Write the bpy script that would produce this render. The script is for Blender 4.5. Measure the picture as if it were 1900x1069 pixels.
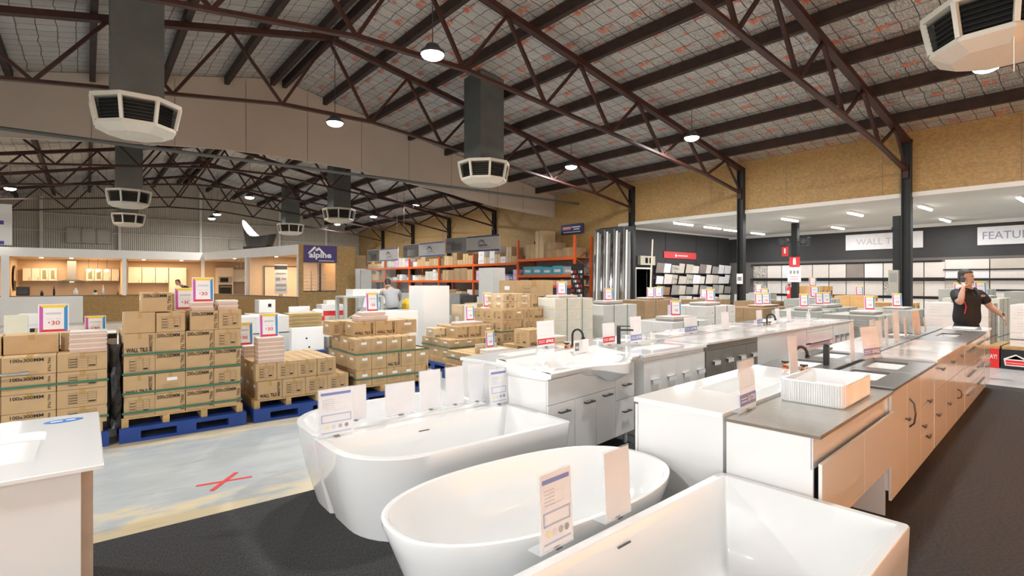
import bpy, bmesh, math, random
from mathutils import Vector, Matrix, Euler
R = math.radians
random.seed(7)
C = bpy.context.scene.collection
for o in list(bpy.data.objects): bpy.data.objects.remove(o)

# ---------------------------------------------------------------- camera
cam_d = bpy.data.cameras.new('camera'); cam = bpy.data.objects.new('camera', cam_d); C.objects.link(cam)
cam_d.sensor_width = 36.0; cam_d.lens = 978.5 / 1900 * 36.0
cam_d.shift_y = -(534.5 - 521.0) / 1900
cam_d.clip_start = 0.05; cam_d.clip_end = 200
cam.location = (0, 0, 1.65)
cam.rotation_euler = (R(90), 0, R(51.15 - 90))
bpy.context.scene.camera = cam
# ---------------------------------------------------------------- world, exposure
sc = bpy.context.scene
sc.view_settings.view_transform = 'Standard'; sc.view_settings.look = 'None'
sc.view_settings.exposure = 0.35; sc.view_settings.gamma = 1.0; sc.view_settings.use_curve_mapping = False
w = bpy.data.worlds.new('world'); sc.world = w; w.use_nodes = True
w.node_tree.nodes['Background'].inputs[0].default_value = (0.92, 0.96, 1.0, 1)
w.node_tree.nodes['Background'].inputs[1].default_value = 0.3

HB_POWER = 185       # each high bay lamp
TUBE_POWER = 40
LEFT_FILL_POWER = 420     # fill light added at an unseen opening left of the camera
WARM_BOUNCE = 290      # added unseen warm lamps that bounce off the tan wall
KITCH_POWER = 85

# ---------------------------------------------------------------- materials
MATS = {}
def mat(name, col, rough=0.5, metal=0.0, var=None, bump=None, emit=None, alpha=None, trans=None, coat=0.0, spec=None):
    if name in MATS: return MATS[name]
    m = bpy.data.materials.new(name); m.use_nodes = True; MATS[name] = m
    nt = m.node_tree; b = nt.nodes['Principled BSDF']
    col = tuple(col) + (1,)
    b.inputs['Base Color'].default_value = col
    b.inputs['Roughness'].default_value = rough; b.inputs['Metallic'].default_value = metal
    if coat: b.inputs['Coat Weight'].default_value = coat; b.inputs['Coat Roughness'].default_value = 0.05
    if spec is not None: b.inputs['Specular IOR Level'].default_value = spec
    tc = nt.nodes.new('ShaderNodeTexCoord')
    var = var or (6.0, 0.06)
    n = nt.nodes.new('ShaderNodeTexNoise'); n.inputs['Scale'].default_value = var[0]; n.inputs['Detail'].default_value = 4
    nt.links.new(tc.outputs['Object'], n.inputs['Vector'])
    mx = nt.nodes.new('ShaderNodeMixRGB'); mx.blend_type = 'MULTIPLY'; mx.inputs['Fac'].default_value = 1
    rp = nt.nodes.new('ShaderNodeValToRGB')
    lo = 1 - var[1]; rp.color_ramp.elements[0].color = (lo, lo, lo, 1); rp.color_ramp.elements[1].color = (1, 1, 1, 1)
    rp.color_ramp.elements[0].position = .3; rp.color_ramp.elements[1].position = .7
    nt.links.new(n.outputs['Fac'], rp.inputs['Fac'])
    mx.inputs['Color1'].default_value = col; nt.links.new(rp.outputs['Color'], mx.inputs['Color2'])
    nt.links.new(mx.outputs['Color'], b.inputs['Base Color'])
    if bump:
        n2 = nt.nodes.new('ShaderNodeTexNoise'); n2.inputs['Scale'].default_value = bump[0]; n2.inputs['Detail'].default_value = 5
        nt.links.new(tc.outputs['Object'], n2.inputs['Vector'])
        bp = nt.nodes.new('ShaderNodeBump'); bp.inputs['Strength'].default_value = bump[1]; bp.inputs['Distance'].default_value = 0.02
        nt.links.new(n2.outputs['Fac'], bp.inputs['Height']); nt.links.new(bp.outputs['Normal'], b.inputs['Normal'])
    if emit:
        b.inputs['Emission Color'].default_value = tuple(emit[:3]) + (1,); b.inputs['Emission Strength'].default_value = emit[3]
    if alpha is not None: b.inputs['Alpha'].default_value = alpha
    if trans is not None: b.inputs['Transmission Weight'].default_value = trans; b.inputs['IOR'].default_value = 1.2
    return m

def nodes_of(m): return m.node_tree, m.node_tree.nodes['Principled BSDF']
def ramp(nt, fac, stops):
    r = nt.nodes.new('ShaderNodeValToRGB'); cr = r.color_ramp
    while len(cr.elements) < len(stops): cr.elements.new(.5)
    for e, (p, c) in zip(cr.elements, stops): e.position = p; e.color = tuple(c) + (1,)
    nt.links.new(fac, r.inputs['Fac']); return r.outputs['Color']

def osb_mat():
    m = mat('osb_board', (.5, .34, .12), .6)
    nt, b = nodes_of(m); tc = nt.nodes.new('ShaderNodeTexCoord')
    mp = nt.nodes.new('ShaderNodeMapping'); mp.inputs['Scale'].default_value = (17, 17, 24); nt.links.new(tc.outputs['Object'], mp.inputs['Vector'])
    v = nt.nodes.new('ShaderNodeTexVoronoi'); v.inputs['Scale'].default_value = 1.3; nt.links.new(mp.outputs['Vector'], v.inputs['Vector'])
    n = nt.nodes.new('ShaderNodeTexNoise'); n.inputs['Scale'].default_value = .8; n.inputs['Detail'].default_value = 8; nt.links.new(mp.outputs['Vector'], n.inputs['Vector'])
    a = ramp(nt, n.outputs['Fac'], [(.3, (.30, .165, .035)), (.5, (.35, .20, .045)), (.72, (.41, .25, .07))])
    c2 = nt.nodes.new('ShaderNodeMixRGB'); c2.blend_type = 'SOFT_LIGHT'; c2.inputs['Fac'].default_value = .16
    nt.links.new(a, c2.inputs['Color1']); nt.links.new(v.outputs['Color'], c2.inputs['Color2'])
    hs = nt.nodes.new('ShaderNodeHueSaturation'); hs.inputs['Saturation'].default_value = .9; nt.links.new(c2.outputs['Color'], hs.inputs['Color'])
    nt.links.new(hs.outputs['Color'], b.inputs['Base Color']); return m

def foil_mat():
    m = mat('foil_insulation', (.6, .58, .55), .36, .55)
    nt, b = nodes_of(m); tc = nt.nodes.new('ShaderNodeTexCoord')
    br = nt.nodes.new('ShaderNodeTexBrick'); br.offset = 0; br.inputs['Scale'].default_value = 1
    br.inputs['Brick Width'].default_value = .31; br.inputs['Row Height'].default_value = .31; br.inputs['Mortar Size'].default_value = .009
    br.inputs['Color1'].default_value = (.60, .575, .54, 1); br.inputs['Color2'].default_value = (.50, .475, .44, 1); br.inputs['Mortar'].default_value = (.10, .09, .085, 1)
    n0 = nt.nodes.new('ShaderNodeTexNoise'); n0.inputs['Scale'].default_value = 2.2; nt.links.new(tc.outputs['Object'], n0.inputs['Vector'])
    ad = nt.nodes.new('ShaderNodeMixRGB'); ad.blend_type = 'ADD'; ad.inputs['Fac'].default_value = .12
    nt.links.new(tc.outputs['Object'], ad.inputs['Color1']); nt.links.new(n0.outputs['Color'], ad.inputs['Color2'])
    nt.links.new(ad.outputs['Color'], br.inputs['Vector']); nt.links.new(br.outputs['Color'], b.inputs['Base Color'])
    mp = nt.nodes.new('ShaderNodeMapping'); mp.inputs['Scale'].default_value = (2.2, 7, 1); nt.links.new(tc.outputs['Object'], mp.inputs['Vector'])
    n = nt.nodes.new('ShaderNodeTexNoise'); n.inputs['Scale'].default_value = 3.0; n.inputs['Detail'].default_value = 7; n.inputs['Distortion'].default_value = 1.0
    nt.links.new(mp.outputs['Vector'], n.inputs['Vector'])
    bp = nt.nodes.new('ShaderNodeBump'); bp.inputs['Strength'].default_value = .9; bp.inputs['Distance'].default_value = .06
    nt.links.new(n.outputs['Fac'], bp.inputs['Height']); nt.links.new(bp.outputs['Normal'], b.inputs['Normal']); return m

def floor_mat():
    m = mat('painted_concrete', (.5, .53, .55), .3)
    nt, b = nodes_of(m); tc = nt.nodes.new('ShaderNodeTexCoord')
    sx = nt.nodes.new('ShaderNodeSeparateXYZ'); nt.links.new(tc.outputs['Object'], sx.inputs[0])
    n = nt.nodes.new('ShaderNodeTexNoise'); n.inputs['Scale'].default_value = 1.6; n.inputs['Detail'].default_value = 9; n.inputs['Roughness'].default_value = .68
    mp = nt.nodes.new('ShaderNodeMapping'); mp.inputs['Scale'].default_value = (.9, 2.3, 1); nt.links.new(tc.outputs['Object'], mp.inputs['Vector']); nt.links.new(mp.outputs['Vector'], n.inputs['Vector'])
    # worn yellow paint close to the aisle's two edges (y about 4.4 and 6.5)
    def band(c, wd):
        s = nt.nodes.new('ShaderNodeMath'); s.operation = 'SUBTRACT'; nt.links.new(sx.outputs['Y'], s.inputs[0]); s.inputs[1].default_value = c
        a = nt.nodes.new('ShaderNodeMath'); a.operation = 'ABSOLUTE'; nt.links.new(s.outputs[0], a.inputs[0])
        d = nt.nodes.new('ShaderNodeMath'); d.operation = 'DIVIDE'; nt.links.new(a.outputs[0], d.inputs[0]); d.inputs[1].default_value = wd
        k = nt.nodes.new('ShaderNodeMath'); k.operation = 'SUBTRACT'; k.use_clamp = True; k.inputs[0].default_value = 1; nt.links.new(d.outputs[0], k.inputs[1]); return k.outputs[0]
    mxm = nt.nodes.new('ShaderNodeMath'); mxm.operation = 'MAXIMUM'; nt.links.new(band(4.25, .85), mxm.inputs[0]); nt.links.new(band(6.6, .75), mxm.inputs[1])
    ml = nt.nodes.new('ShaderNodeMath'); ml.operation = 'MULTIPLY_ADD'; nt.links.new(mxm.outputs[0], ml.inputs[0]); ml.inputs[1].default_value = .34; nt.links.new(n.outputs['Fac'], ml.inputs[2])
    base = ramp(nt, n.outputs['Fac'], [(.3, (.33, .37, .39)), (.55, (.43, .465, .48)), (.72, (.50, .515, .51))])
    msk = ramp(nt, ml.outputs[0], [(.68, (0, 0, 0)), (.80, (1, 1, 1))])
    mx = nt.nodes.new('ShaderNodeMixRGB'); nt.links.new(msk, mx.inputs['Fac']); nt.links.new(base, mx.inputs['Color1']); mx.inputs['Color2'].default_value = (.62, .53, .35, 1)
    n3 = nt.nodes.new('ShaderNodeTexNoise'); n3.inputs['Scale'].default_value = 1.1; n3.inputs['Detail'].default_value = 10; n3.inputs['Roughness'].default_value = .75
    mp3 = nt.nodes.new('ShaderNodeMapping'); mp3.inputs['Scale'].default_value = (.5, 5, 1); nt.links.new(tc.outputs['Object'], mp3.inputs['Vector']); nt.links.new(mp3.outputs['Vector'], n3.inputs['Vector'])
    st = ramp(nt, n3.outputs['Fac'], [(.33, (.45, .46, .34)), (.41, (1, 1, 1))])
    mu = nt.nodes.new('ShaderNodeMixRGB'); mu.blend_type = 'MULTIPLY'; mu.inputs['Fac'].default_value = .8; nt.links.new(mx.outputs['Color'], mu.inputs['Color1']); nt.links.new(st, mu.inputs['Color2'])
    nt.links.new(mu.outputs['Color'], b.inputs['Base Color'])
    return m

def carpet_mat():
    m = mat('carpet', (.03, .03, .03), .95)
    nt, b = nodes_of(m); tc = nt.nodes.new('ShaderNodeTexCoord')
    mp = nt.nodes.new('ShaderNodeMapping'); mp.inputs['Scale'].default_value = (150, 45, 1); mp.inputs['Rotation'].default_value = (0, 0, R(40)); nt.links.new(tc.outputs['Object'], mp.inputs['Vector'])
    n = nt.nodes.new('ShaderNodeTexNoise'); n.inputs['Scale'].default_value = 1; n.inputs['Detail'].default_value = 3; nt.links.new(mp.outputs['Vector'], n.inputs['Vector'])
    nt.links.new(ramp(nt, n.outputs['Fac'], [(.35, (.017, .017, .018)), (.65, (.050, .050, .051))]), b.inputs['Base Color'])
    bp = nt.nodes.new('ShaderNodeBump'); bp.inputs['Strength'].default_value = .6; bp.inputs['Distance'].default_value = .01
    nt.links.new(n.outputs['Fac'], bp.inputs['Height']); nt.links.new(bp.outputs['Normal'], b.inputs['Normal']); return m

def corrugated_mat():
    m = mat('corrugated_sheet', (.55, .50, .43), .45)
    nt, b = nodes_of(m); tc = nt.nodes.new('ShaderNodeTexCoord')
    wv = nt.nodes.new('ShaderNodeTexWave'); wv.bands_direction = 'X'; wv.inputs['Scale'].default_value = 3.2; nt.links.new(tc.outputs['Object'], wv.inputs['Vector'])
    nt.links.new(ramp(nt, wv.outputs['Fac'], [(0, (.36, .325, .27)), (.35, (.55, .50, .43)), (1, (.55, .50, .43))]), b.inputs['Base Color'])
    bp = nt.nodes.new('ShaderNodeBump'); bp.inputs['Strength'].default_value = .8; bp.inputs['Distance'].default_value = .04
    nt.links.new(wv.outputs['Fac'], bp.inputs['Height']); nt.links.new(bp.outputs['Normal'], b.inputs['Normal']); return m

def veins_mat(name, base, dark, scale=3):
    m = mat(name, base, .15)
    nt, b = nodes_of(m); tc = nt.nodes.new('ShaderNodeTexCoord')
    n = nt.nodes.new('ShaderNodeTexNoise'); n.inputs['Scale'].default_value = scale; n.inputs['Detail'].default_value = 8; n.inputs['Distortion'].default_value = 2.5
    nt.links.new(tc.outputs['Object'], n.inputs['Vector'])
    nt.links.new(ramp(nt, n.outputs['Fac'], [(.35, dark), (.55, base), (1, base)]), b.inputs['Base Color']); return m

OSB = osb_mat(); FOIL = foil_mat(); FLOORM = floor_mat(); CARPET = carpet_mat(); CORR = corrugated_mat()
W_GLOSS = mat('white_acrylic', (.86, .865, .86), .12, coat=.4, var=(2, .015))
W_CERAM = mat('white_ceramic', (.88, .88, .87), .08, coat=.5, var=(2, .015))
W_CAB = mat('white_gloss_cabinet', (.83, .825, .81), .16, coat=.35, var=(2, .02))
W_MATT = mat('white_board', (.80, .79, .77), .5, var=(3, .03))
W_PAINT = mat('white_paint', (.86, .85, .82), .6, var=(1.5, .05))
CREAM = mat('cream_panel', (.47, .405, .335), .6, var=(1.2, .06))
GROOVE = mat('dark_groove', (.18, .16, .14), .8)
DARKWALL = mat('charcoal_paint', (.042, .042, .044), .6, var=(2, .15))
STEELRED = mat('oxide_red_steel', (.052, .014, .009), .55, var=(9, .45))
PURL = mat('dark_purlin', (.040, .018, .011), .7, var=(5, .6))
BLK_ST = mat('black_steel', (.012, .014, .014), .45, var=(4, .3))
DUCTM = mat('galvanised_duct', (.16, .18, .18), .38, .55, var=(2.5, .18))
DIFF = mat('cream_plastic', (.66, .62, .53), .45, var=(3, .06))
BLACKV = mat('dark_void', (.012, .012, .011), .8)
CARD = mat('cardboard', (.52, .355, .185), .75, var=(5, .14))
CARD_D = mat('cardboard_dark', (.36, .235, .125), .8, var=(5, .16))
CARD_L = mat('cardboard_pale', (.62, .47, .29), .75, var=(5, .12))
CARD_O = mat('cardboard_orange', (.72, .42, .17), .7, var=(5, .1))
TAPE = mat('packing_tape', (.47, .30, .11), .25, var=(6, .08))
INK = mat('black_ink', (.035, .028, .02), .7)
INK_G = mat('grey_ink', (.30, .22, .13), .8)
GREYTX = mat('grey_print', (.62, .62, .66), .6)
BLUEP = mat('blue_plastic', (.012, .055, .28), .45, var=(5, .25))
TIMBER = mat('pallet_timber', (.56, .37, .16), .7, var=(8, .3))
STRAP = mat('green_strap', (.045, .16, .10), .4)
BLKFILM = mat('black_film', (.006, .006, .006), .35, bump=(12, .8))
PINKT = mat('pink_tile', (.70, .50, .40), .5, var=(8, .1))
PALET = mat('pale_tile', (.80, .74, .69), .4, var=(8, .06))
GREYT = mat('grey_tile', (.36, .35, .33), .5, var=(4, .2))
BEIGET = mat('beige_tile', (.64, .57, .49), .4, var=(3, .1))
TAUPE = mat('taupe_tile', (.30, .255, .23), .5, var=(3, .2))
BROWNT = mat('brown_tile', (.42, .22, .13), .5, var=(3, .2))
MOSAIC = veins_mat('veined_tile', (.66, .62, .56), (.10, .10, .09), 9)
BLACKT = mat('black_tile', (.02, .02, .022), .3)
CHROME = mat('chrome', (.85, .85, .86), .08, 1.0)
SILVER = mat('brushed_silver', (.62, .62, .62), .28, 1.0)
GUNM = mat('gunmetal_handle', (.12, .12, .13), .3, .9)
BLKTAP = mat('matt_black_tap', (.012, .012, .013), .35)
COPPER = mat('rose_gold', (.72, .32, .17), .2, 1.0)
GREYCAB = mat('grey_cabinet', (.205, .185, .155), .35, var=(3, .06))
STONE_D = mat('dark_stone', (.105, .10, .094), .32, var=(30, .12))
STONE_G = mat('grey_stone', (.36, .345, .31), .22, var=(30, .08))
STONE_W = veins_mat('white_stone', (.80, .77, .73), (.66, .63, .60), 1.2)
COFFEE = mat('copper_edge', (.30, .14, .07), .3)
WOODV = mat('oak_veneer', (.74, .62, .52), .45, var=(8, .15))
ORANGE = mat('orange_steel', (.72, .12, .02), .4, var=(4, .1))
RED = mat('red_print', (.62, .035, .04), .45)
MAG = mat('magenta_print', (.55, .10, .42), .5)
BLU = mat('blue_print', (.04, .27, .58), .5)
YEL = mat('yellow_print', (.86, .62, .05), .5)
WPAP = mat('white_paper', (.84, .84, .86), .5)
BLU2 = mat('lilac_blue_print', (.20, .26, .56), .5)
PALEB = mat('pale_blue_print', (.42, .52, .72), .5)
PURPLE = mat('purple_sign', (.045, .03, .16), .4)
PEACH = mat('peach_card', (.84, .74, .69), .5, var=(7, .25))
ACRYL = mat('clear_acrylic', (.95, .96, .97), .03, alpha=.22)
FROST = mat('frosted_acrylic', (.93, .93, .94), .12, alpha=.5)
GLASS = mat('window_glass', (.55, .55, .5), .03, alpha=.18)
LAMPW = mat('lamp_glow', (1, 1, 1), .4, emit=(1, .98, .95, 22))
TUBEW = mat('tube_glow', (1, 1, 1), .4, emit=(1, .98, .95, 7))
WARMW = mat('warm_glow', (1, .8, .5), .4, emit=(1, .72, .42, 14))
DGREY = mat('dark_grey_plastic', (.05, .05, .055), .4)
GREYM = mat('grey_metal', (.36, .37, .36), .4, .6)
REDPL = mat('red_tape', (.7, .05, .05), .4)
PINKP = mat('pink_box', (.72, .42, .62), .6)
TEAL = mat('teal_box', (.06, .30, .38), .5)
GREENP = mat('green_print', (.10, .42, .22), .5)
WARMWALL = mat('warm_plaster', (.66, .50, .34), .6, var=(2, .05))

# ---------------------------------------------------------------- mesh builder
_txt = {}
def text_geo(s, bold=0.0, serif=False):
    k = (s, bold)
    if k in _txt: return _txt[k]
    cu = bpy.data.curves.new('t', 'FONT'); cu.body = s; cu.size = 1; cu.resolution_u = 3; cu.offset = bold
    ob = bpy.data.objects.new('t', cu); C.objects.link(ob)
    dg = bpy.context.evaluated_depsgraph_get(); me = bpy.data.meshes.new_from_object(ob.evaluated_get(dg))
    vs = [(v.co.x, v.co.y) for v in me.vertices]; fs = [tuple(p.vertices) for p in me.polygons]
    bpy.data.objects.remove(ob); bpy.data.curves.remove(cu); bpy.data.meshes.remove(me)
    x0 = min(v[0] for v in vs); x1 = max(v[0] for v in vs); y0 = min(v[1] for v in vs); y1 = max(v[1] for v in vs)
    vs = [((a - x0) / (x1 - x0), (b - y0) / (y1 - y0)) for a, b in vs]
    _txt[k] = (vs, fs, (x1 - x0) / (y1 - y0)); return _txt[k]

class MB:
    def __init__(s): s.v = []; s.f = []; s.m = []; s.mats = []; s.cur = 0
    def use(s, m):
        if m not in s.mats: s.mats.append(m)
        s.cur = s.mats.index(m); return s
    def add(s, vs, fs):
        o = len(s.v); s.v += [tuple(v) for v in vs]
        for f in fs: s.f.append(tuple(i + o for i in f)); s.m.append(s.cur)
        return s
    def box(s, x0, y0, z0, x1, y1, z1):
        if x0 > x1: x0, x1 = x1, x0
        if y0 > y1: y0, y1 = y1, y0
        if z0 > z1: z0, z1 = z1, z0
        return s.add([(x0,y0,z0),(x1,y0,z0),(x1,y1,z0),(x0,y1,z0),(x0,y0,z1),(x1,y0,z1),(x1,y1,z1),(x0,y1,z1)],
              [(0,3,2,1),(4,5,6,7),(0,1,5,4),(1,2,6,5),(2,3,7,6),(3,0,4,7)])
    def beam(s, p, q, w, h, up=(0,0,1)):
        p = Vector(p); q = Vector(q); d = (q - p).normalized(); u = Vector(up)
        sd = d.cross(u)
        if sd.length < 1e-4: sd = d.cross(Vector((1,0,0)))
        sd.normalize(); u = sd.cross(d).normalized(); a = sd * w / 2; b = u * h / 2
        vs = [p-a-b, p+a-b, p+a+b, p-a+b, q-a-b, q+a-b, q+a+b, q-a+b]
        return s.add(vs, [(0,1,2,3),(7,6,5,4),(4,5,1,0),(5,6,2,1),(6,7,3,2),(7,4,0,3)])
    def ring(s, c, d, r, n, ph=0):
        d = Vector(d).normalized(); a = d.cross(Vector((0,0,1)))
        if a.length < 1e-3: a = d.cross(Vector((1,0,0)))
        a.normalize(); b = d.cross(a); c = Vector(c)
        return [c + (a*math.cos(2*math.pi*i/n+ph) + b*math.sin(2*math.pi*i/n+ph))*r for i in range(n)]
    def loft(s, rings, cap0=True, cap1=True, closed=True):
        n = len(rings[0]); vs = [v for r in rings for v in r]; fs = []
        for k in range(len(rings)-1):
            for i in range(n if closed else n-1):
                j = (i+1) % n; fs.append((k*n+i, k*n+j, (k+1)*n+j, (k+1)*n+i))
        if cap0: fs.append(tuple(reversed(range(n))))
        if cap1: fs.append(tuple((len(rings)-1)*n+i for i in range(n)))
        return s.add(vs, fs)
    def cyl(s, p, q, r, n=12, r2=None):
        d = Vector(q) - Vector(p); return s.loft([s.ring(p,d,r,n), s.ring(q,d,r if r2 is None else r2,n)])
    def tube(s, pts, r, n=8):
        pts = [Vector(p) for p in pts]; rs = []; 
        for i, p in enumerate(pts):
            d = (pts[min(i+1,len(pts)-1)] - pts[max(i-1,0)]); rr = r[i] if isinstance(r,(list,tuple)) else r
            if rs:
                # parallel transport
                dn = d.normalized(); a = pa - dn*pa.dot(dn); a.normalize(); b = dn.cross(a)
            else:
                dn = d.normalized(); a = dn.cross(Vector((0,0,1)))
                if a.length < 1e-3: a = dn.cross(Vector((1,0,0)))
                a.normalize(); b = dn.cross(a)
            pa = a; rs.append([p + (a*math.cos(2*math.pi*i2/n)+b*math.sin(2*math.pi*i2/n))*rr for i2 in range(n)])
        return s.loft(rs)
    def lathe(s, prof, n=20, c=(0,0,0)):
        rs = [[(c[0]+r*math.cos(2*math.pi*i/n), c[1]+r*math.sin(2*math.pi*i/n), c[2]+z) for i in range(n)] for r, z in prof]
        return s.loft(rs)
    def prism(s, poly, a, b, axis='z'):
        def P(x, y, t): return (x,y,t) if axis == 'z' else ((x,t,y) if axis == 'y' else (t,x,y))
        return s.loft([[P(x,y,a) for x,y in poly],[P(x,y,b) for x,y in poly]])
    def text(s, txt, o, ux, uy, w, h=None, bold=0.02):
        vs, fs, asp = text_geo(txt, bold); o = Vector(o); ux = Vector(ux); uy = Vector(uy); h = h or w/asp
        return s.add([o + ux*(a*w) + uy*(b*h) for a,b in vs], fs)
    def rect(s, o, ux, uy, w, h):
        o = Vector(o); ux = Vector(ux)*w; uy = Vector(uy)*h
        return s.add([o, o+ux, o+ux+uy, o+uy], [(0,1,2,3)])
    def frame(s, o, ux, uy, w, h, t):
        s.rect(o,ux,uy,w,t); o = Vector(o); s.rect(o+Vector(uy)*(h-t),ux,uy,w,t); s.rect(o,ux,uy,t,h); s.rect(o+Vector(ux)*(w-t),ux,uy,t,h); return s
    def xf(s, M, start=0):
        s.v[start:] = [tuple(M @ Vector(v)) for v in s.v[start:]]; return s
    def build(s, name, m=None, parent=None, bevel=0, smooth=False, label=None, seg=2):
        me = bpy.data.meshes.new(name); me.from_pydata(s.v, [], s.f)
        if s.mats:
            for q in s.mats: me.materials.append(q)
            for p, i in zip(me.polygons, s.m): p.material_index = i
        else: me.materials.append(m)
        bm = bmesh.new(); bm.from_mesh(me); bmesh.ops.recalc_face_normals(bm, faces=[f for f in bm.faces]) if False else None
        bm.free()
        if smooth:
            for p in me.polygons: p.use_smooth = True
        me.update(); o = bpy.data.objects.new(name, me); C.objects.link(o)
        if parent: o.parent = parent
        if bevel:
            b = o.modifiers.new('bevel','BEVEL'); b.width = bevel; b.segments = seg; b.limit_method = 'ANGLE'; b.angle_limit = R(40)
            b.harden_normals = False
        if smooth and not bevel: pass
        if label: o['label'] = label
        return o

def fixn(o):
    bm = bmesh.new(); bm.from_mesh(o.data); bmesh.ops.recalc_face_normals(bm, faces=bm.faces); bm.to_mesh(o.data); bm.free(); return o
def smooth_by_angle(o, ang=35):
    for p in o.data.polygons: p.use_smooth = True
    bm = bmesh.new(); bm.from_mesh(o.data)
    for e in bm.edges:
        if len(e.link_faces) == 2 and e.calc_face_angle(0) > R(ang): e.smooth = False
    bm.to_mesh(o.data); bm.free(); return o
def tag(o, label, cat, group=None, kind=None):
    o['label'] = label; o['category'] = cat
    if group: o['group'] = group
    if kind: o['kind'] = kind
    return o
def thing(name, label, cat, loc=(0,0,0), rz=0, group=None, rot=None):
    o = bpy.data.objects.new(name, None); C.objects.link(o); o.empty_display_size = .1
    o.location = loc; o.rotation_euler = rot or (0,0,rz); return tag(o, label, cat, group)
KIDS = {}
def dup(root, loc, rz=0, label=None, group=None, scale=None, rot=None):
    def cp(o, par):
        c = o.copy(); C.objects.link(c)
        if par: c.parent = par
        for ch in KIDS[o.name]: cp(ch, c)
        return c
    def reg(o):
        KIDS[o.name] = [c for c in bpy.data.objects if c.parent == o]
        for c in KIDS[o.name]: reg(c)
    if root.name not in KIDS: reg(root)
    r = cp(root, None); r.location = loc; r.rotation_euler = rot or (0,0,rz)
    if scale: r.scale = scale
    if label: r['label'] = label
    if group: r['group'] = group
    return r
def struct(o): o['kind'] = 'structure'; return o
ORD = ['first','second','third','fourth','fifth','sixth','seventh','eighth','ninth','tenth','eleventh','twelfth','thirteenth','fourteenth','fifteenth','sixteenth','seventeenth','eighteenth','nineteenth','twentieth']
USED = {}
def uniq(l):
    n = USED.get(l, 0); USED[l] = n + 1
    return l if n == 0 else l + ', number %d along' % (n+1)

def area(name, loc, size, power, col=(1,.99,.97), rot=(0,0,0), parent=None, sy=None, spread=None):
    d = bpy.data.lights.new(name, 'AREA'); d.energy = power; d.color = col; d.size = size
    if sy: d.shape = 'RECTANGLE'; d.size_y = sy
    if spread: d.spread = spread
    o = bpy.data.objects.new(name, d); C.objects.link(o); o.location = loc; o.rotation_euler = rot
    if parent: o.parent = parent
    return o
# ================================================================ SETTING
RX = 4.5; WX = 16.0; LX = -7.0
def roofz(x): return 7.78 - .21*abs(x-RX)
Y0, YF = -6.0, 38.3
struct(MB().add([(LX-1,Y0-4,0),(24.6,Y0-4,0),(24.6,YF+.3,0),(LX-1,YF+.3,0)],[(0,1,2,3)]).build('floor', FLOORM))
struct(MB().box(-6.8,-2.4,-.004,11.15,4.22,.002).build('floor_2', CARPET))
# roof: two slopes of foil insulation
for nm, xa, xb in (('ceiling_1', RX, WX+.4), ('ceiling_2', LX-.4, RX)):
    L = Vector((xb-xa, 0, roofz(xb)-roofz(xa))).length; ang = math.atan2(roofz(xb)-roofz(xa), xb-xa)
    o = MB().box(0,Y0,0,L,YF+.2,.06).build(nm, FOIL); o.location = (xa,0,roofz(xa)); o.rotation_euler = (0,-ang,0); struct(o)
    if nm == 'ceiling_1': c1 = o; L1 = L
    else: c2 = o; L2 = L
# red print repeated over the foil
def prints(par, L, x0, ys, name):
    m = MB()
    rnd = random.Random(3)
    for k in range(int(L/1.5)+1):
        for j, off in enumerate((.25,.62,1.0,1.32)):
            x = k*1.5 + off - x0
            if not .1 < x < L-.3: continue
            y = ys[0] + (.3 if j%2 else 0)
            while y < ys[1]:
                yy = y + rnd.uniform(-.1,.1)
                # text reads along y, seen from below
                if j%2 == 0:
                    m.text('B1', (x,yy,-.012), (0,-1,0), (1,0,0), .20, .14, .04)
                    m.rect((x+.03,yy-.2,-.012),(0,-1,0),(1,0,0),.2,.012); m.rect((x+.07,yy-.2,-.012),(0,-1,0),(1,0,0),.2,.012)
                else: m.text('6', (x,yy,-.012), (0,-1,0), (1,0,0), .08, .10, .04)
                y += .86
    o = m.build(name, mat('red_foil_print',(.62,.17,.09),.6), par); o['kind'] = 'stuff'; return o
prints(c1, L1, 0, (-1,16.5), 'insulation_print'); prints(c2, L2, 0, (1.5,9), 'insulation_print')
# right wall of the hall: OSB above, grey block below, black return beside the showroom
struct(MB().box(WX,Y0,3.75,WX+.12,YF,roofz(WX)+.05).build('wall_right', OSB))
struct(MB().box(WX,14.3,2.7,WX+.12,YF,3.75).build('wall_right_middle', OSB))
struct(MB().box(WX,14.3,0,WX+.12,YF,2.7).build('wall_right_lower', mat('grey_block',(.33,.33,.33),.8)))
struct(MB().box(WX,13.2,0,WX+.12,14.3,3.75).build('wall_right_return', DARKWALL))
# seams between the OSB sheets
m = MB()
for y in (2.0,4.6,7.0,9.4,11.8,14.3): m.box(WX-.004,y,3.76,WX,y+.008,5.4)
struct(m.build('trim_1', GROOVE))
# tile showroom beyond the columns
struct(MB().box(WX-.02,Y0,3.74,24.2,13.3,3.85).build('ceiling_3', mat('showroom_ceiling',(.70,.68,.64),.7,var=(1.3,.08))))
struct(MB().box(24.1,Y0,2.5,24.25,13.3,3.75).build('wall_showroom_upper', DARKWALL))
struct(MB().box(24.1,Y0,0,24.25,13.3,2.5).build('wall_showroom_lower', mat('showroom_backing',(.16,.15,.14),.6)))
struct(MB().box(24.02,Y0,3.62,24.1,13.2,3.75).box(WX+.12,13.12,3.68,24.1,13.2,3.75).build('trim_2', W_PAINT))
DX0, DX1 = 16.92, 17.85
struct(MB().box(WX+.12,13.2,0,DX0,13.35,3.75).box(DX1,13.2,0,24.2,13.35,3.75).box(DX0,13.2,2.12,DX1,13.35,3.75).build('wall_showroom_back', DARKWALL))
struct(MB().box(DX0-.06,13.17,0,DX0,13.36,2.18).box(DX1,13.17,0,DX1+.06,13.36,2.18).box(DX0,13.17,2.12,DX1,13.36,2.18).build('door_1', W_PAINT))
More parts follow.
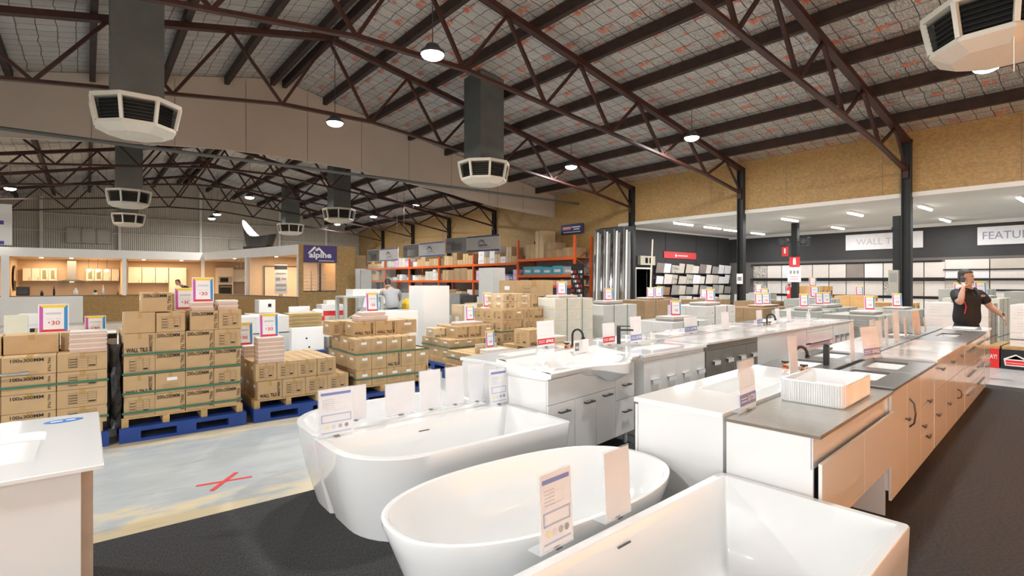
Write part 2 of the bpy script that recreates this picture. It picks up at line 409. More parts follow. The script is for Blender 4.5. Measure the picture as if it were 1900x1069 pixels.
struct(MB().box(WX+.12,14.6,0,19.2,14.65,2.6).box(19.15,13.35,0,19.2,14.65,2.6).box(WX+.12,13.35,2.55,19.2,14.65,2.6).build('wall_corridor', BLACKV))
m = MB()
for x in (18.9,21.2,23.0): m.box(x,13.19,0,x+.012,13.2,3.7)
struct(m.build('trim_3', BLACKV))
# bulkhead across the hall
bot = [(-7.0,4.40),(-4,4.72),(-1.6,4.95),(1.2,5.26),(3.0,5.40),(4.3,5.42),(6.85,5.34),(7.7,5.23),(10.26,4.97),(12.76,4.62),(16.0,4.40)]
top = [(16.0,roofz(16)-.02),(4.5,roofz(4.5)-.02),(-7.0,roofz(-7)-.02)]
struct(MB().prism(bot+top, 16.85, 16.95, 'y').build('wall_bulkhead', CREAM))
m = MB()
for i in range(14):
    x = -5.2 + 1.76*i
    zb = 4.4 + (min(1,(x+7)/10) if x < 4.5 else min(1,(16-x)/9)); m.box(x,16.843,zb-.02,x+.012,16.85,roofz(x)-.1)
struct(m.build('trim_4', GROOVE))
# far gable, left wall
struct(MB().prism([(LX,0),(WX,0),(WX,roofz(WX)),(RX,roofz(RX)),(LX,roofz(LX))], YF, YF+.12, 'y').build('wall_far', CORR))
struct(MB().box(LX-.12,1.6,0,LX,YF,roofz(LX)).box(LX-.12,Y0,4.0,LX,1.6,roofz(LX)).build('wall_left', W_PAINT))
struct(MB().prism([(LX,0),(WX,0),(WX,roofz(WX)),(RX,roofz(RX)),(LX,roofz(LX))], Y0-.12, Y0, 'y').build('wall_back', W_PAINT))
# added fill light, set in an unseen opening made in the left wall
area('daylight_door',(LX-.2,-2.2,2.0),7.0,LEFT_FILL_POWER,(.96,.98,1.0),rot=(R(90),0,R(-90)),sy=3.9)
# unseen tan wall, added to bounce warm light onto the island fronts
struct(MB().box(2.9,-2.6,0,13,-2.5,1.5).build('wall_bounce', mat('warm_bounce_panel',(.66,.36,.12),.5,var=(4,.2))))
# gable posts and rails, louvre windows
m = MB()
for x in (-2.0,1.4,5.5,10.2,13.4): m.box(x,YF-.16,0,x+.14,YF,roofz(x)-.2)
struct(m.build('trim_5', mat('pale_post',(.66,.63,.58),.5)))
m = MB()
for z in (3.0,4.35,5.3): m.box(LX,YF-.1,z,WX,YF,z+.07)
struct(m.build('trim_6', mat('beige_rail',(.50,.46,.40),.5)))
def louvre(n, x0, x1, z0, z1, cols):
    par = MB().box(x0,YF-.08,z0,x1,YF-.02,z1).build('window_%d'%n, mat('louvre_backing',(.50,.46,.39),.4)); struct(par)
    m = MB()
    for i in range(cols+1):
        x = x0+(x1-x0)*i/cols; m.box(x-.03,YF-.13,z0,x+.03,YF-.08,z1)
    m.box(x0,YF-.13,z1-.04,x1,YF-.08,z1).box(x0,YF-.13,z0,x1,YF-.08,z0+.04).build('window_frame', mat('window_frame_grey',(.32,.30,.28),.5), par)
    m = MB(); k = 5
    for j in range(k):
        z = z0+.1+(z1-z0-.15)*j/k
        m.add([(x0,YF-.14,z),(x1,YF-.14,z),(x1,YF-.09,z+.12),(x0,YF-.09,z+.12)],[(0,1,2,3)])
    m.build('louvre', GLASS, par)
louvre(1, -.9, 1.1, 3.75, 4.6, 3); louvre(2, 7.2, 9.7, 3.7, 4.35, 3)

# ================================================================ STEELWORK
TY = [4.07, 8.35, 12.6, 21.2, 25.45, 29.7, 34.0]
def tz(x): return 7.47 - .205*abs(x-RX)
def bz(x): return max(4.36, 5.66 - .112*max(0,abs(x-RX)-1.05))
def truss(first=True):
    t = thing('roof_truss','x','roof truss',(0,0,0),0,'lattice steel trusses under the roof')
    m = MB()
    for sgn in (1,-1):
        m.beam((RX,0,tz(RX)),(RX+sgn*11.45,0,tz(RX+11.45)),.15,.12)
    m.build('top_chord', STEELRED, t)
    m = MB(); pts = [RX+1.05+2.1*i for i in range(5)] + [RX+11.45]
    zz = [bz(p) for p in pts]; zz[-1] = 4.38
    for sgn in (1,-1):
        for a, b, za, zb in zip(pts, pts[1:], zz, zz[1:]): m.beam((RX+sgn*(a-RX),0,za),(RX+sgn*(b-RX),0,zb),.10,.06)
    m.beam((RX-1.05,0,bz(RX)),(RX+1.05,0,bz(RX)),.10,.075)
    m.build('bottom_chord', STEELRED, t)
    for sgn in (1,-1):
        for i in range(5):
            xb = 1.05+2.1*i
            for xt in (2.1*i, 2.1*(i+1)):
                if xt > 10.6: xt = 10.5
                if i == 0 and xt == 0 and sgn == -1: pass
                MB().beam((RX+sgn*xb,0,bz(RX+xb)),(RX+sgn*xt,0,tz(RX+xt)-.04),.07 if xt<xb else .055,.06).build('web', STEELRED, t)
        MB().beam((RX+sgn*10.5,0,tz(RX+10.5)-.04),(RX+sgn*11.4,0,4.42),.05,.05).build('web', STEELRED, t)
    return t
tr = truss(); tr.location.y = TY[2]
names = {4.07:'rust-red lattice roof truss crossing overhead, nearest of the seven', 8.35:'rust-red lattice roof truss, second one away from the camera', 12.6:'rust-red lattice roof truss just in front of the cream bulkhead',
 21.2:'rust-red lattice roof truss just behind the cream bulkhead', 25.45:'rust-red lattice truss over the far hall, second behind the bulkhead', 29.7:'rust-red lattice truss over the far hall, third behind the bulkhead', 34.0:'rust-red lattice truss closest to the corrugated gable wall'}
tr['label'] = names[12.6]
for y in TY:
    if y != 12.6: dup(tr, (0,y,0), 0, names[y])
# columns
def column():
    t = thing('steel_column','x','column',(WX-.06,TY[1],0),0,'steel columns along the right wall')
    m = MB().box(-.09,-.1,0,.09,-.075,5.16).box(-.09,.075,0,.09,.1,5.16).box(-.02,-.08,0,.02,.08,5.16).build('shaft', BLK_ST, t)
    MB().box(-.13,-.14,0,.13,.14,.02).build('base_plate', BLK_ST, t)
    MB().box(-.12,-.06,4.2,-.09,.06,4.55).box(-.14,-.11,5.1,.1,.11,5.16).build('bracket', STEELRED, t)
    return t
col = column(); cl = ['black steel column between the vanities and tile pallets, nearest of the row','black steel column in the middle of the tile pallets','black steel column beside the leaning metal trims','column head and shaft behind the bulkhead, nearest of those behind racking','steel column behind the racking, second beyond the bulkhead','steel column behind the racking, third beyond the bulkhead','steel column closest to the far gable wall']
col['label'] = cl[1]
for i, y in enumerate(TY):
    if i != 1: dup(col, (WX-.06,y,0), 0, cl[i])
for i, y in enumerate((TY[0],TY[2],TY[3])): dup(col, (LX+.2,y,0), R(180), 'black steel column against the left wall, %s from the camera'%ORD[i])
# purlins
PX = [4.33,4.67] + [5.9+1.5*i for i in range(7)] + [3.1-1.5*i for i in range(6)]
for i, x in enumerate(PX):
    s = 'right' if x > RX else 'left'; k = i if i < 2 else (i-2 if x > RX else i-9)
    lb = 'dark brown ridge purlin on the %s side of the roof peak'%s if i < 2 else 'dark brown roof purlin on the %s slope, %s down from the ridge'%(s, ORD[k])
    z = roofz(x)
    o = MB().box(-.06,Y0,-.235,.06,YF-.15,-.005).build('roof_purlin', PURL); o.location = (x,0,z); tag(o, lb, 'purlin', 'roof purlins')
# grey tie rod in front of the bulkhead
o = MB().cyl((LX,15.4,4.86),(WX-.02,15.4,4.86),.045,10).build('tie_rod', mat('grey_paint',(.10,.105,.10),.5)); tag(o,'long grey steel tie rod running in front of the cream bulkhead','rod')

# ---------------------------------------------------------------- ducts with octagonal diffusers
def octo(r, z, c=(0,0), ph=22.5): return [(c[0]+r*math.cos(R(45*i+ph)), c[1]+r*math.sin(R(45*i+ph)), z) for i in range(8)]
def duct(label, x, y, ztop=None):
    t = thing('air_duct', label, 'air duct', (x,y,4.15), 0, 'ceiling air ducts with octagonal diffusers')
    zt = (ztop or roofz(x)+.02) - 4.15; h = .375
    m = MB().box(-h,-h,.6,h,h,zt); m.build('duct', DUCTM, t)
    m = MB()
    for z in (1.6,2.6):
        if z < zt-.1: m.box(-h-.006,-h-.006,z,h+.006,h+.006,z+.025)
    if m.v: m.build('duct_seam', DUCTM, t)
    return t
def diffuser(t):
    m = MB(); a = octo(.70,.60); b = octo(.70,.53); m.loft([a,b], True, True)
    for i in range(8):
        an = R(45*i+22.5); p = Vector((math.cos(an)*.675, math.sin(an)*.675, .55)); q = Vector((math.cos(an)*.60, math.sin(an)*.60, .17)); m.beam(p,q,.05,.05,(math.cos(an),math.sin(an),0))
    m.build('diffuser_frame', DIFF, t)
    MB().loft([octo(.60,.18),octo(.615,.12),octo(.42,.02),octo(.1,0)], True, True).build('diffuser_pan', DIFF, t)
    MB().loft([octo(.57,.53),octo(.52,.18)], False, False).build('diffuser_core', BLACKV, t)
    m = MB()
    for k in range(6):
        z = .21 + k*.055; r = .60 + (z-.18)*.2
        o1 = octo(r,z); o2 = octo(r-.07,z+.028)
        m.loft([o1,o2,octo(r-.07,z+.023),octo(r,z-.006)], False, False)
    m.build('louvre_blades', mat('louvre_grey',(.27,.26,.23),.4,.3), t)
ds = [('big grey air duct with octagonal cream diffuser, leftmost and largest',.67,11.3),
      ('grey air duct with cream diffuser hanging in front of the bulkhead, centre of the photo',8.15,11.3),
      ('cream octagonal diffuser cut by the top right corner of the photo',8.0,1.2),
      ('grey air duct behind the bulkhead directly below the big left duct',1.12,22.5),
      ('smallest grey air duct far back behind the left duct',1.5,30.4),
      ('grey air duct behind the bulkhead above the purple sign',8.5,22.5),
      ('small grey air duct far back to the left of the purple sign',8.7,30.2)]
d0 = duct(*ds[0]); diffuser(d0)
for lb,x,y in ds[1:]:
    dup(d0, (x,y,4.15), R(90) if x > 5 else 0, lb)
# white strip hanging from the near diffuser
o = MB().add([(7.55,1.02,4.2),(7.60,1.02,4.2),(7.585,1.0,3.86),(7.56,1.0,3.86)],[(0,1,2,3),(3,2,1,0)]); o = MB().box(7.55,1.0,3.84,7.585,1.006,4.24).build('ribbon', WPAP); tag(o,'white ribbon dangling below the top right diffuser','ribbon')

# ---------------------------------------------------------------- high bay lamps
def highbay(label, x, y, z=5.25, long=False):
    t = thing('high_bay_lamp', label, 'ceiling lamp', (x,y,z), 0, 'round high bay lamps')
    MB().lathe([(.02,.16),(.10,.15),(.15,.06),(.19,.045),(.19,.0),(.0,.0)],20).build('housing', DGREY, t)
    MB().lathe([(.0,-.075),(.10,-.07),(.16,-.04),(.182,-.002),(.0,-.002)],20).build('lens', LAMPW, t)
    wr = MB().cyl((0,0,0),(0,0,1),.008,6).build('suspension_wire', DGREY, t); wr.location.z = .15; wr.scale.z = roofz(x)-z-.152
    area('lamp_light',(0,0,-.09),.36,HB_POWER,parent=t)
    return t
hb = highbay('brightest round high bay lamp, hanging under the ridge in the top centre',4.28,7.33)
HB = [('round lamp glowing in front of the cream bulkhead, left of centre',4.4,11.9),('round lamp hanging right of centre above the yellow board wall',11.85,7.5),
 ('small round lamp hanging to the right of the centre duct',11.9,11.8),('round lamp at the far top right beside the hanging ribbon',11.81,1.91),
 ('round lamp at the far left edge behind the bulkhead',-2.34,28.3),('round lamp behind the bulkhead, nearest of the far ridge line',5.45,24.8),('round lamp behind the bulkhead, second of the far ridge line',5.47,32.2),
 ('round lamp closest to the corrugated gable',5.6,34.6),('round lamp over the racking, nearest of the far right line',12.18,22.5),('round lamp over the racking, second of the far right line',12.5,27.9),
 ('round lamp over the racking, farthest of the far right line',12.4,33.1),('round lamp above the camera on the ridge line',4.4,2.2),('round lamp on the left slope in front of the bulkhead',-3.2,7.4),('round lamp on the left slope beside the camera',-3.2,1.8),('round lamp added out of view behind the bulkhead as fill on the fascia',-3.2,20.0)]  # the last lamp is added, unseen, to brighten the kitchen fascia
for lb,x,y in HB:
    q = dup(hb,(x,y,5.25),0,lb)
    if x < 0 and y < 20: q.location.z = 5.0
    if y > 31 or y == 2.2:
        for c in q.children:
            if c.type == 'LIGHT': c.data = c.data.copy(); c.data.energy = HB_POWER*(.7 if y > 25 else .6)
    for c in q.children:
        if c.name.startswith('suspension_wire'): c.scale.z = roofz(x)-q.location.z-.152
# ---------------------------------------------------------------- tube lights in the showroom
def tubelight():
    t = thing('tube_light','x','ceiling light',(0,0,3.72),0,'tube lights under the showroom ceiling')
    MB().box(-.6,-.06,-.03,.6,.06,.03).build('batten', W_PAINT, t, .01)
    MB().cyl((-.57,0,-.05),(.57,0,-.05),.035,10).build('tube', TUBEW, t, smooth=True)
    area('tube_area',(0,0,-.1),1.1,TUBE_POWER,sy=.1,parent=t); return t
tl = tubelight(); first = True
TL = [(16.6,10.83),(18.6,10.88),(20.2,10.98),(18.2,7.86),(18.2,5.94),(18.2,4.22),(18.2,2.27),(22.4,4.66),(22.4,7.9),(22.4,11),(22.4,1.5),(18.2,-.5)]
TN = ['over the restroom door, nearest the yellow board','over the restroom door, middle of three','over the restroom door, farthest of three','right of the middle black column','between the two right-hand columns','just right of the nearest black column','in the top right corner of the showroom','above the man, near the black wall','above the blank white sign','in the far corner of the showroom','past the right-hand white sign','outside the right edge']
for (x,y),n in zip(TL,TN):
    lb = 'white tube light on the showroom ceiling, '+n
    if first: tl.location = (x,y,3.72); tl['label'] = lb; first = False
    else: dup(tl,(x,y,3.72),0,lb)
# unseen warm lamps, added to light the tan bounce wall
def warmspot(i,x,y):
    t = thing('bounce_lamp','added unseen warm lamp on a stem, aimed at the bounce wall, %s along'%ORD[i],'ceiling lamp',(x,y,1.95),0,'added warm lamps')
    MB().cyl((0,0,.12),(0,0,roofz(x)-1.95),.01,6).build('stem', DGREY, t)
    MB().lathe([(.03,.13),(.07,.1),(.08,0),(.0,0)],14).build('shade', DGREY, t)
    MB().lathe([(0,-.004),(.07,-.004),(.07,-.001),(0,-.001)],14).build('bulb', WARMW, t)
    a = area('bounce_light',(0,0,-.05),.5,WARM_BOUNCE,(1,.53,.17),parent=t)
    a.rotation_euler = (R(-48),0,0); return t
for i,(x,y) in enumerate(((4.2,-1.3),(6.8,-1.3),(9.8,-1.3))): warmspot(i,x,y)
# ================================================================ BATHTUBS
def rrect(x0, y0, x1, y1, r, n=8):
    """closed outline with four corner radii (bl, br, tr, tl), 4*(n+1) points"""
    if not isinstance(r, (tuple, list)): r = (r,)*4
    out = []
    for (cx, cy, a0, q) in ((x0+r[0], y0+r[0], 180, r[0]), (x1-r[1], y0+r[1], 270, r[1]), (x1-r[2], y1-r[2], 0, r[2]), (x0+r[3], y1-r[3], 90, r[3])):
        for i in range(n+1):
            a = R(a0 + 90*i/n); out.append((cx+q*math.cos(a), cy+q*math.sin(a)))
    return out
def stadium(L, W, n=72, p=2.35):
    out = []
    for i in range(n):
        a = 2*math.pi*i/n; c, s = math.cos(a), math.sin(a)
        out.append((L/2*abs(c)**(2/p)*(1 if c >= 0 else -1), W/2*abs(s)**(2/p)*(1 if s >= 0 else -1)))
    return out
def rg(poly, z, sx=1, sy=None, c=(0,0), d=(0,0)):
    sy = sx if sy is None else sy
    return [(c[0]+(x-c[0])*sx+d[0], c[1]+(y-c[1])*sy+d[1], z) for x, y in poly]
def inset(x0,y0,x1,y1,r,d,z,n=8):
    rr = tuple(max(.012, q-d) for q in (r if isinstance(r,(tuple,list)) else (r,)*4))
    return [(x,y,z) for x,y in rrect(x0+d,y0+d,x1-d,y1-d,rr,n)]
def tub_rr(label, loc, rz, x0,y0,x1,y1, r, h, rim, taper, depth=.43, cat='bathtub', slot=None, slope=.10):
    t = thing('bathtub', label, cat, loc, rz, 'white acrylic bathtubs')
    def ins(dx0,dy0,dx1,dy1,z,e=0):
        rr = tuple(max(.012,q-e) for q in (r if isinstance(r,(tuple,list)) else (r,)*4))
        return [(x,y,z) for x,y in rrect(x0+dx0,y0+dy0,x1-dx1,y1-dy1,rr,10)]
    tx0,ty0,tx1,ty1 = taper
    rings = [ins(tx0,ty0,tx1,ty1,0), ins(tx0*.45,ty0*.45,tx1*.45,ty1*.45,h*.45), ins(tx0*.12,ty0*.12,tx1*.12,ty1*.12,h*.82), ins(0,0,0,0,h-.006), ins(.004,.004,.004,.004,h),
             ins(rim[0]-.006,rim[1]-.006,rim[2]-.006,rim[3]-.006,h,.02), ins(rim[0],rim[1],rim[2],rim[3],h-.008,.03)]
    for k,(dz,q) in enumerate(((.15,.25),(.30,.55),(.38,.8),(.42,1.15),(.43,1.7))):
        e = slope*q; rings.append(ins(rim[0]+e*1.6,rim[1]+e*.7,rim[2]+e*1.2,rim[3]+e*.7,h-dz,.03))
    o = MB().loft(rings, True, True).build('shell', W_GLOSS, t); fixn(o); smooth_by_angle(o, 42)
    if slot:
        sx, sy, ang = slot
        m = MB().box(-.045,-.004,0,.045,.004,.002); m.xf(Matrix.Translation((sx,sy,h-.06)) @ Matrix.Rotation(ang,4,'Z') @ Matrix.Rotation(R(75),4,'X')); m.build('overflow_slot', GUNM, t)
    return t
# front corner tub and its mate behind it
tub_rr('back to wall white bathtub in the middle, price cards along its back rim', (0,0,0), 0, 1.20,2.84,2.87,3.655,(.46,.03,.03,.03),.58,(.05,.05,.06,.10),(.15,.10,.03,0), slot=(1.98,3.515,0))
tub_rr('white bathtub partly hidden behind the price cards, against the blue pallets side', (0,0,0), 0, 1.22,3.70,2.72,4.50,(.03,.03,.03,.48),.58,(.05,.10,.06,.05),(.12,0,.03,.10), slot=(2.05,3.81,0))
# rectangular tub in the bottom right corner
tub_rr('square cornered white bathtub cut off by the bottom edge of the photo', (2.765,1.572,0), R(3.0), -1.70,-.87,0,0,(.02,.02,.03,.02),.58,(.04,.045,.045,.05),(.06,.03,.02,.02), slot=(-.98,-.065,0), slope=.13)
# oval tub
def oval():
    t = thing('bathtub','oval freestanding white bathtub between the two straight ones','bathtub',(1.86,2.07,0),R(-2.0),'white acrylic bathtubs')
    s = stadium(1.70,.90)
    rings = [rg(s,0,.78,.70), rg(s,.10,.80,.73), rg(s,.28,.87,.83), rg(s,.46,.955,.945), rg(s,.555,1,1), rg(s,.575,1.0,1.0), rg(s,.58,.985,.975), rg(s,.575,.967,.94)]
    for z,a,b in ((.52,.945,.90),(.40,.89,.83),(.28,.80,.73),(.19,.66,.56),(.155,.45,.35),(.15,.1,.1)): rings.append(rg(s,z,a,b))
    o = MB().loft(rings, True, True).build('shell', W_GLOSS, t); smooth_by_angle(fixn(o), 50)
    MB().lathe([(0,.156),(.03,.156),(.03,.150),(0,.150)],14).build('waste', CHROME, t)
oval()

# ================================================================ PRICE CARDS
def card_sheet(label, x, y, z, rz, w=.245, h=.33, side='front', kind='info', lean=3, price=None, group='price cards standing on the bathtubs', pm=None):
    """clear holder with a printed sheet; local x along the sheet, faces -y"""
    t = thing('price_card', label, 'price card', (x,y,z), rz, group)
    M = Matrix.Rotation(R(-lean),4,'X')
    m = MB().box(0,.0,0,w,.004,h); m.xf(M); m.build('holder', ACRYL, t)
    m = MB().box(-.0,-.0,0,w,.07,.004); m.build('holder_foot', ACRYL, t)
    MB().box(w*.42,.004,.004,w*.58,.012,.012).box(w*.42,-.012,.0,w*.58,-.006,.004).build('card_clip', DGREY, t)
    m = MB(); m.use(pm or WPAP).box(.006,-.0025,.012,w-.006,-.001,h-.006); 
    f = -.004
    if kind == 'info':
        m.use(BLU2).box(.02,f,h-.045,w-.02,-.002,h-.028)
        m.use(PALEB).frame((.02,f,.10),(1,0,0),(0,0,1),w-.04,.055,.006).box(.02,f,.030,w-.02,-.002,.036)
        for i,c in enumerate((YEL,PALET,GREYM,GREYM)):
            c = [mat('swatch_yellow',(.80,.80,.48),.5),mat('swatch_pale',(.72,.72,.72),.5),mat('swatch_grey',(.48,.48,.49),.5),mat('swatch_dark',(.33,.34,.37),.5)][i]
            m.use(c); cx = w*.24+i*w*.18; m.add([(cx+.014*math.cos(R(a)),f,.070+.014*math.sin(R(a))) for a in range(0,360,30)],[tuple(range(12))])
        m.use(mat('faint_print',(.70,.70,.74),.5))
        for k in range(5): m.box(.03,f,h-.075-.014*k,w*.45,-.002,h-.071-.014*k)
        m.frame((.06,f,.18),(1,0,0),(0,0,1),w-.12,.05,.002)
    elif kind == 'price':
        m.use(price[1]).box(.006,f,.035,w-.006,-.002,.10)
        m.use(WPAP).text(price[0],(w*.48,f-.001,.048),(1,0,0),(0,0,1),w*.44,.038,.04)
        for k in range(2): m.box(.02,f-.001,.055+.018*k,w*.42,-.002,.061+.018*k)
        m.use(mat('faint_print',(.70,.70,.74),.5)).frame((w*.2,f,h*.45),(1,0,0),(0,0,1),w*.6,h*.38,.003)
    m.xf(M); m.build('printed_sheet', WPAP, t)
    return t
tub_cards = [(1.205,3.56,'info','tall information card with four colour dots at the left end of the bathtub rim',.25,.33),
 (1.50,3.86,'blank','blank white card just right of the left information card',.18,.27),(1.80,3.80,'blank','wide blank white card in the middle of the back bathtubs',.27,.26),
 (2.10,3.80,'blank','blank white card rising tallest behind the bathtubs, left of the gap',.21,.33),(2.36,3.82,'blank','blank white card, second tall one behind the bathtubs',.19,.33),
 (2.58,3.80,'blank','blank white card next to the right information card',.18,.33),(2.66,3.60,'info','information card with four colour dots at the right end of the bathtub rim',.20,.31)]
for x,y,k,lb,w_,h_ in tub_cards: card_sheet(lb,x,y,.585,R(2),w_,h_,kind=k)
# the two cards on the rectangular tub's back rim
t = card_sheet('information card with four colour dots standing beside the oval bathtub at the bottom',1.36,1.513,.585,R(5),.20,.31,kind='info')
t = card_sheet('plain greyish card standing on the bathtub rim behind the blue striped one',1.76,1.535,.585,R(5),.20,.31,kind='blank',pm=mat('pale_grey_sheet',(.74,.74,.74),.4))

# ================================================================ VANITIES
def hole_top(m, x0,y0,x1,y1,z0,z1,hx0,hy0,hx1,hy1,r=.03,depth=.13, top=None, bowl=None):
    """slab with a sunk basin"""
    n = 4; Q = lambda a,b,c,d,rr,z: [(x,y,z) for x,y in rrect(a,b,c,d,rr,n)]
    m.use(top).loft([Q(x0,y0,x1,y1,.004,z0),Q(x0,y0,x1,y1,.006,z1-.004),Q(x0+.004,y0+.004,x1-.004,y1-.004,.006,z1),Q(hx0,hy0,hx1,hy1,r,z1),Q(hx0,hy0,hx1,hy1,r,z1-.018)], False, False)
    m.use(bowl).loft([Q(hx0,hy0,hx1,hy1,r,z1-.018),Q(hx0+.02,hy0+.02,hx1-.02,hy1-.02,r+.01,z1-depth*.8),Q(hx0+.06,hy0+.06,hx1-.06,hy1-.06,r+.02,z1-depth),Q((hx0+hx1)/2-.03,(hy0+hy1)/2-.03,(hx0+hx1)/2+.03,(hy0+hy1)/2+.03,.02,z1-depth-.008)], False, True)
def handle(par, kind, x, z, w=.13, hm=GUNM):
    m = MB()
    if kind == 'bar': m.use(hm).box(x-w/2,-.040,z-.006,x+w/2,-.026,z+.006).box(x-w/2+.008,-.03,z-.006,x-w/2+.018,0,z+.006).box(x+w/2-.018,-.03,z-.006,x+w/2-.008,0,z+.006)
    elif kind == 'plate': m.use(hm).box(x-w*.7,-.035,z,x+w*.7,-.002,z+.006).box(x-w*.7,-.035,z-.045,x+w*.7,-.030,z+.006)
    elif kind == 'bow': m.use(hm).tube([(x,0,z-w/2),(x,-.03,z-w*.35),(x,-.04,z),(x,-.03,z+w*.35),(x,0,z+w/2)],.007,8)
    elif kind == 'stub': m.use(hm).box(x-w/2,-.03,z-.01,x+w/2,-.018,z+.01).box(x-.01,-.02,z-.006,x+.01,0,z+.006)
    elif kind == 'edge': m.use(hm).box(x-w/2,-.028,z-.004,x+w/2,0,z+.004)
    return m.build('handle', hm, par)
def vanity(label, loc, rz, L, D, H, fronts, body=W_CAB, top=None, topz=.02, holes=(), bowl=W_CERAM, over=.01, base=.10, hm=GUNM, legs=None, group='bathroom vanities on display', cut=None, fm=None, edge=None):
    t = thing('vanity', label, 'vanity cabinet', loc, rz, group)
    ft = .018; fm = fm or body
    MB().box(0,ft,base,.016,D,H-topz).box(L-.016,ft,base,L,D,H-topz).box(.016,D-.012,base,L-.016,D,H-topz).box(.016,ft,base,L-.016,D-.012,base+.016).box(.016,ft,H-topz-.06,L-.016,ft+.016,H-topz).build('carcass', body, t)
    if legs: 
        for (x,y) in ((.05,.08),(L-.09,.08),(.05,D-.1),(L-.09,D-.1)): MB().box(x,y,0,x+.04,y+.04,base).build('leg', legs, t)
    else: MB().box(.02,.06,0,L-.02,D-.02,base).build('plinth', body, t)
    for (x0,z0,x1,z1,hk,hx,hz,*hw) in fronts:
        nm = 'drawer' if (x1-x0) > (z1-z0)*1.0 else 'door'
        d = MB().box(x0+.002,0,z0+.002,x1-.002,ft-.001,z1-.002).build(nm, fm, t, .002)
        if hk: handle(d, hk, hx, hz, *(hw or [.13]), hm=hm)
    if top:
        m = MB(); z1 = H; z0 = H-topz
        if not holes: m.use(top).box(-over,-over-.01,z0,L+over,D,z1)
        else:
            n = len(holes); xs = [-over] + [(holes[i][2]+holes[i+1][0])/2 for i in range(n-1)] + [L+over]
            for i,h in enumerate(holes): hole_top(m, xs[i],-over-.01,xs[i+1],D,z0,z1,*h[:4],top=top,bowl=bowl,depth=h[4] if len(h) > 4 else .13)
        o = m.build('worktop', top, t); fixn(o)
        if edge: MB().box(-over-.001,-over-.012,z0,L+over+.001,-over-.0095,z1-.004).box(-over-.0015,-over-.01,z0,-over-.0005,D,z1-.003).build('worktop_edge', edge, t)
    return t
def tap_gooseneck(label, loc, rz, s=1.0, ac=COPPER, sep=.10):
    t = thing('basin_tap_set', label, 'tap', loc, rz, 'bathroom taps on display')
    m = MB().use(ac).lathe([(.028,0),(.028,.012),(.02,.03),(.016,.035),(0,.035)],16); m.build('spout_base', ac, t)
    pts = [(0,0,.03),(0,0,.13)] + [(0,-.065+.065*math.cos(R(a)),.13+.065*math.sin(R(a))) for a in range(20,171,15)] + [(0,-.132,.115)]
    MB().tube(pts,.0125*s,12).build('spout', BLKTAP, t, smooth=True)
    MB().cyl((0,-.132,.118),(0,-.136,.100),.019,14).build('nozzle', BLKTAP, t)
    for sx in (-1,1):
        h = MB().lathe([(.026,0),(.026,.012),(.018,.03),(.016,.045),(0,.045)],14,(sx*sep,0,0)).build('tap_valve', ac, t)
        m = MB().lathe([(.012,.045),(.012,.065),(.0,.065)],10,(sx*sep,0,0)).cyl((sx*sep-.035,0,.058),(sx*sep+.035,0,.058),.0065,8).cyl((sx*sep,-.035,.058),(sx*sep,.035,.058),.0065,8); m.build('cross_handle', BLKTAP, h)
    return t
def mixer(label, loc, rz, tall=.17, m0=BLKTAP, blade=True):
    t = thing('basin_mixer', label, 'tap', loc, rz, 'bathroom taps on display')
    MB().box(-.022,-.022,0,.022,.022,tall).build('body', m0, t, .004)
    MB().box(-.018,-.17,tall-.045,.018,-.02,tall-.027).build('spout', m0, t, .003)
    MB().box(-.021,-.13,tall+.004,.021,.022,tall+.014).build('lever', m0, t, .002)
    return t

# --- island, near end, rotated a little
IR = math.atan(.077); IO = Vector((2.80,1.09,0))
def isl(s, n, z=0): return (IO.x + s*math.cos(IR) - n*math.sin(IR), IO.y + s*math.sin(IR) + n*math.cos(IR), z)
H1 = .88
# 1 grey-topped white unit at the near corner, long drawer front set low
v = vanity('white unit with pale grey stone top at the near end of the island', isl(.03,.0), IR, 1.55,.46,H1,
  [(0,.38,.78,.74,None,0,0),(.78,.38,1.55,.74,None,0,0)], top=STONE_G, topz=.018, base=.36, over=.006, edge=mat('taupe_edge',(.22,.17,.13),.4))
for c in v.children:
    if c.name.startswith('plinth'): bpy.data.objects.remove(c)
MB().box(.0,.03,0,.018,.46,.36).box(1.532,.03,0,1.55,.46,.36).box(.02,.40,0,1.54,.43,.36).build('side_panel', W_CAB, v)
for c in v.children:
    if c.name.startswith(('drawer','door')): c.location.y = -.022
# drawer fronts tilt open at top: bright channel under the worktop
MB().box(0,.022,.70,1.55,.030,.862).build('finger_channel', W_CAB, v)
def rosette(par_label, loc, rot, r=.07, group=None):
    t = thing('rosette_sticker', par_label, 'sticker', loc, 0, group, rot=rot)
    m = MB().use(BLU2 if False else mat('badge_blue',(.03,.09,.32),.4))
    pts = [((r if i%2 else r*.9)*math.cos(R(i*11.25)), 0, (r if i%2 else r*.9)*math.sin(R(i*11.25))) for i in range(32)]
    m.loft([pts,[(x,.0012,z) for x,y,z in pts]])
    m.add([(-r*.6,.0002,-r*.8),(0,.0002,-r*.9),(-r*.15,.0002,-r*1.45),(-r*.45,.0002,-r*1.25),(-r*.8,.0002,-r*1.4)],[(0,1,2,3,4)]).add([(r*.6,.0002,-r*.8),(0,.0002,-r*.9),(r*.15,.0002,-r*1.45),(r*.45,.0002,-r*1.25),(r*.8,.0002,-r*1.4)],[(0,1,2,3,4)])
    m.use(WPAP)
    pts2 = [(r*.68*math.cos(R(i*15)), -.0008, r*.68*math.sin(R(i*15))) for i in range(24)]
    for i in range(24): pass
    m.rect((-r*.55,-.0008,r*.12),(1,0,0),(0,0,1),r*1.1,r*.22).rect((-r*.55,-.0008,-r*.3),(1,0,0),(0,0,1),r*1.1,r*.22)
    m.rect((-r*.4,-.0008,r*.45),(1,0,0),(0,0,1),r*.8,r*.08)
    m.build('badge', WPAP, t); return t
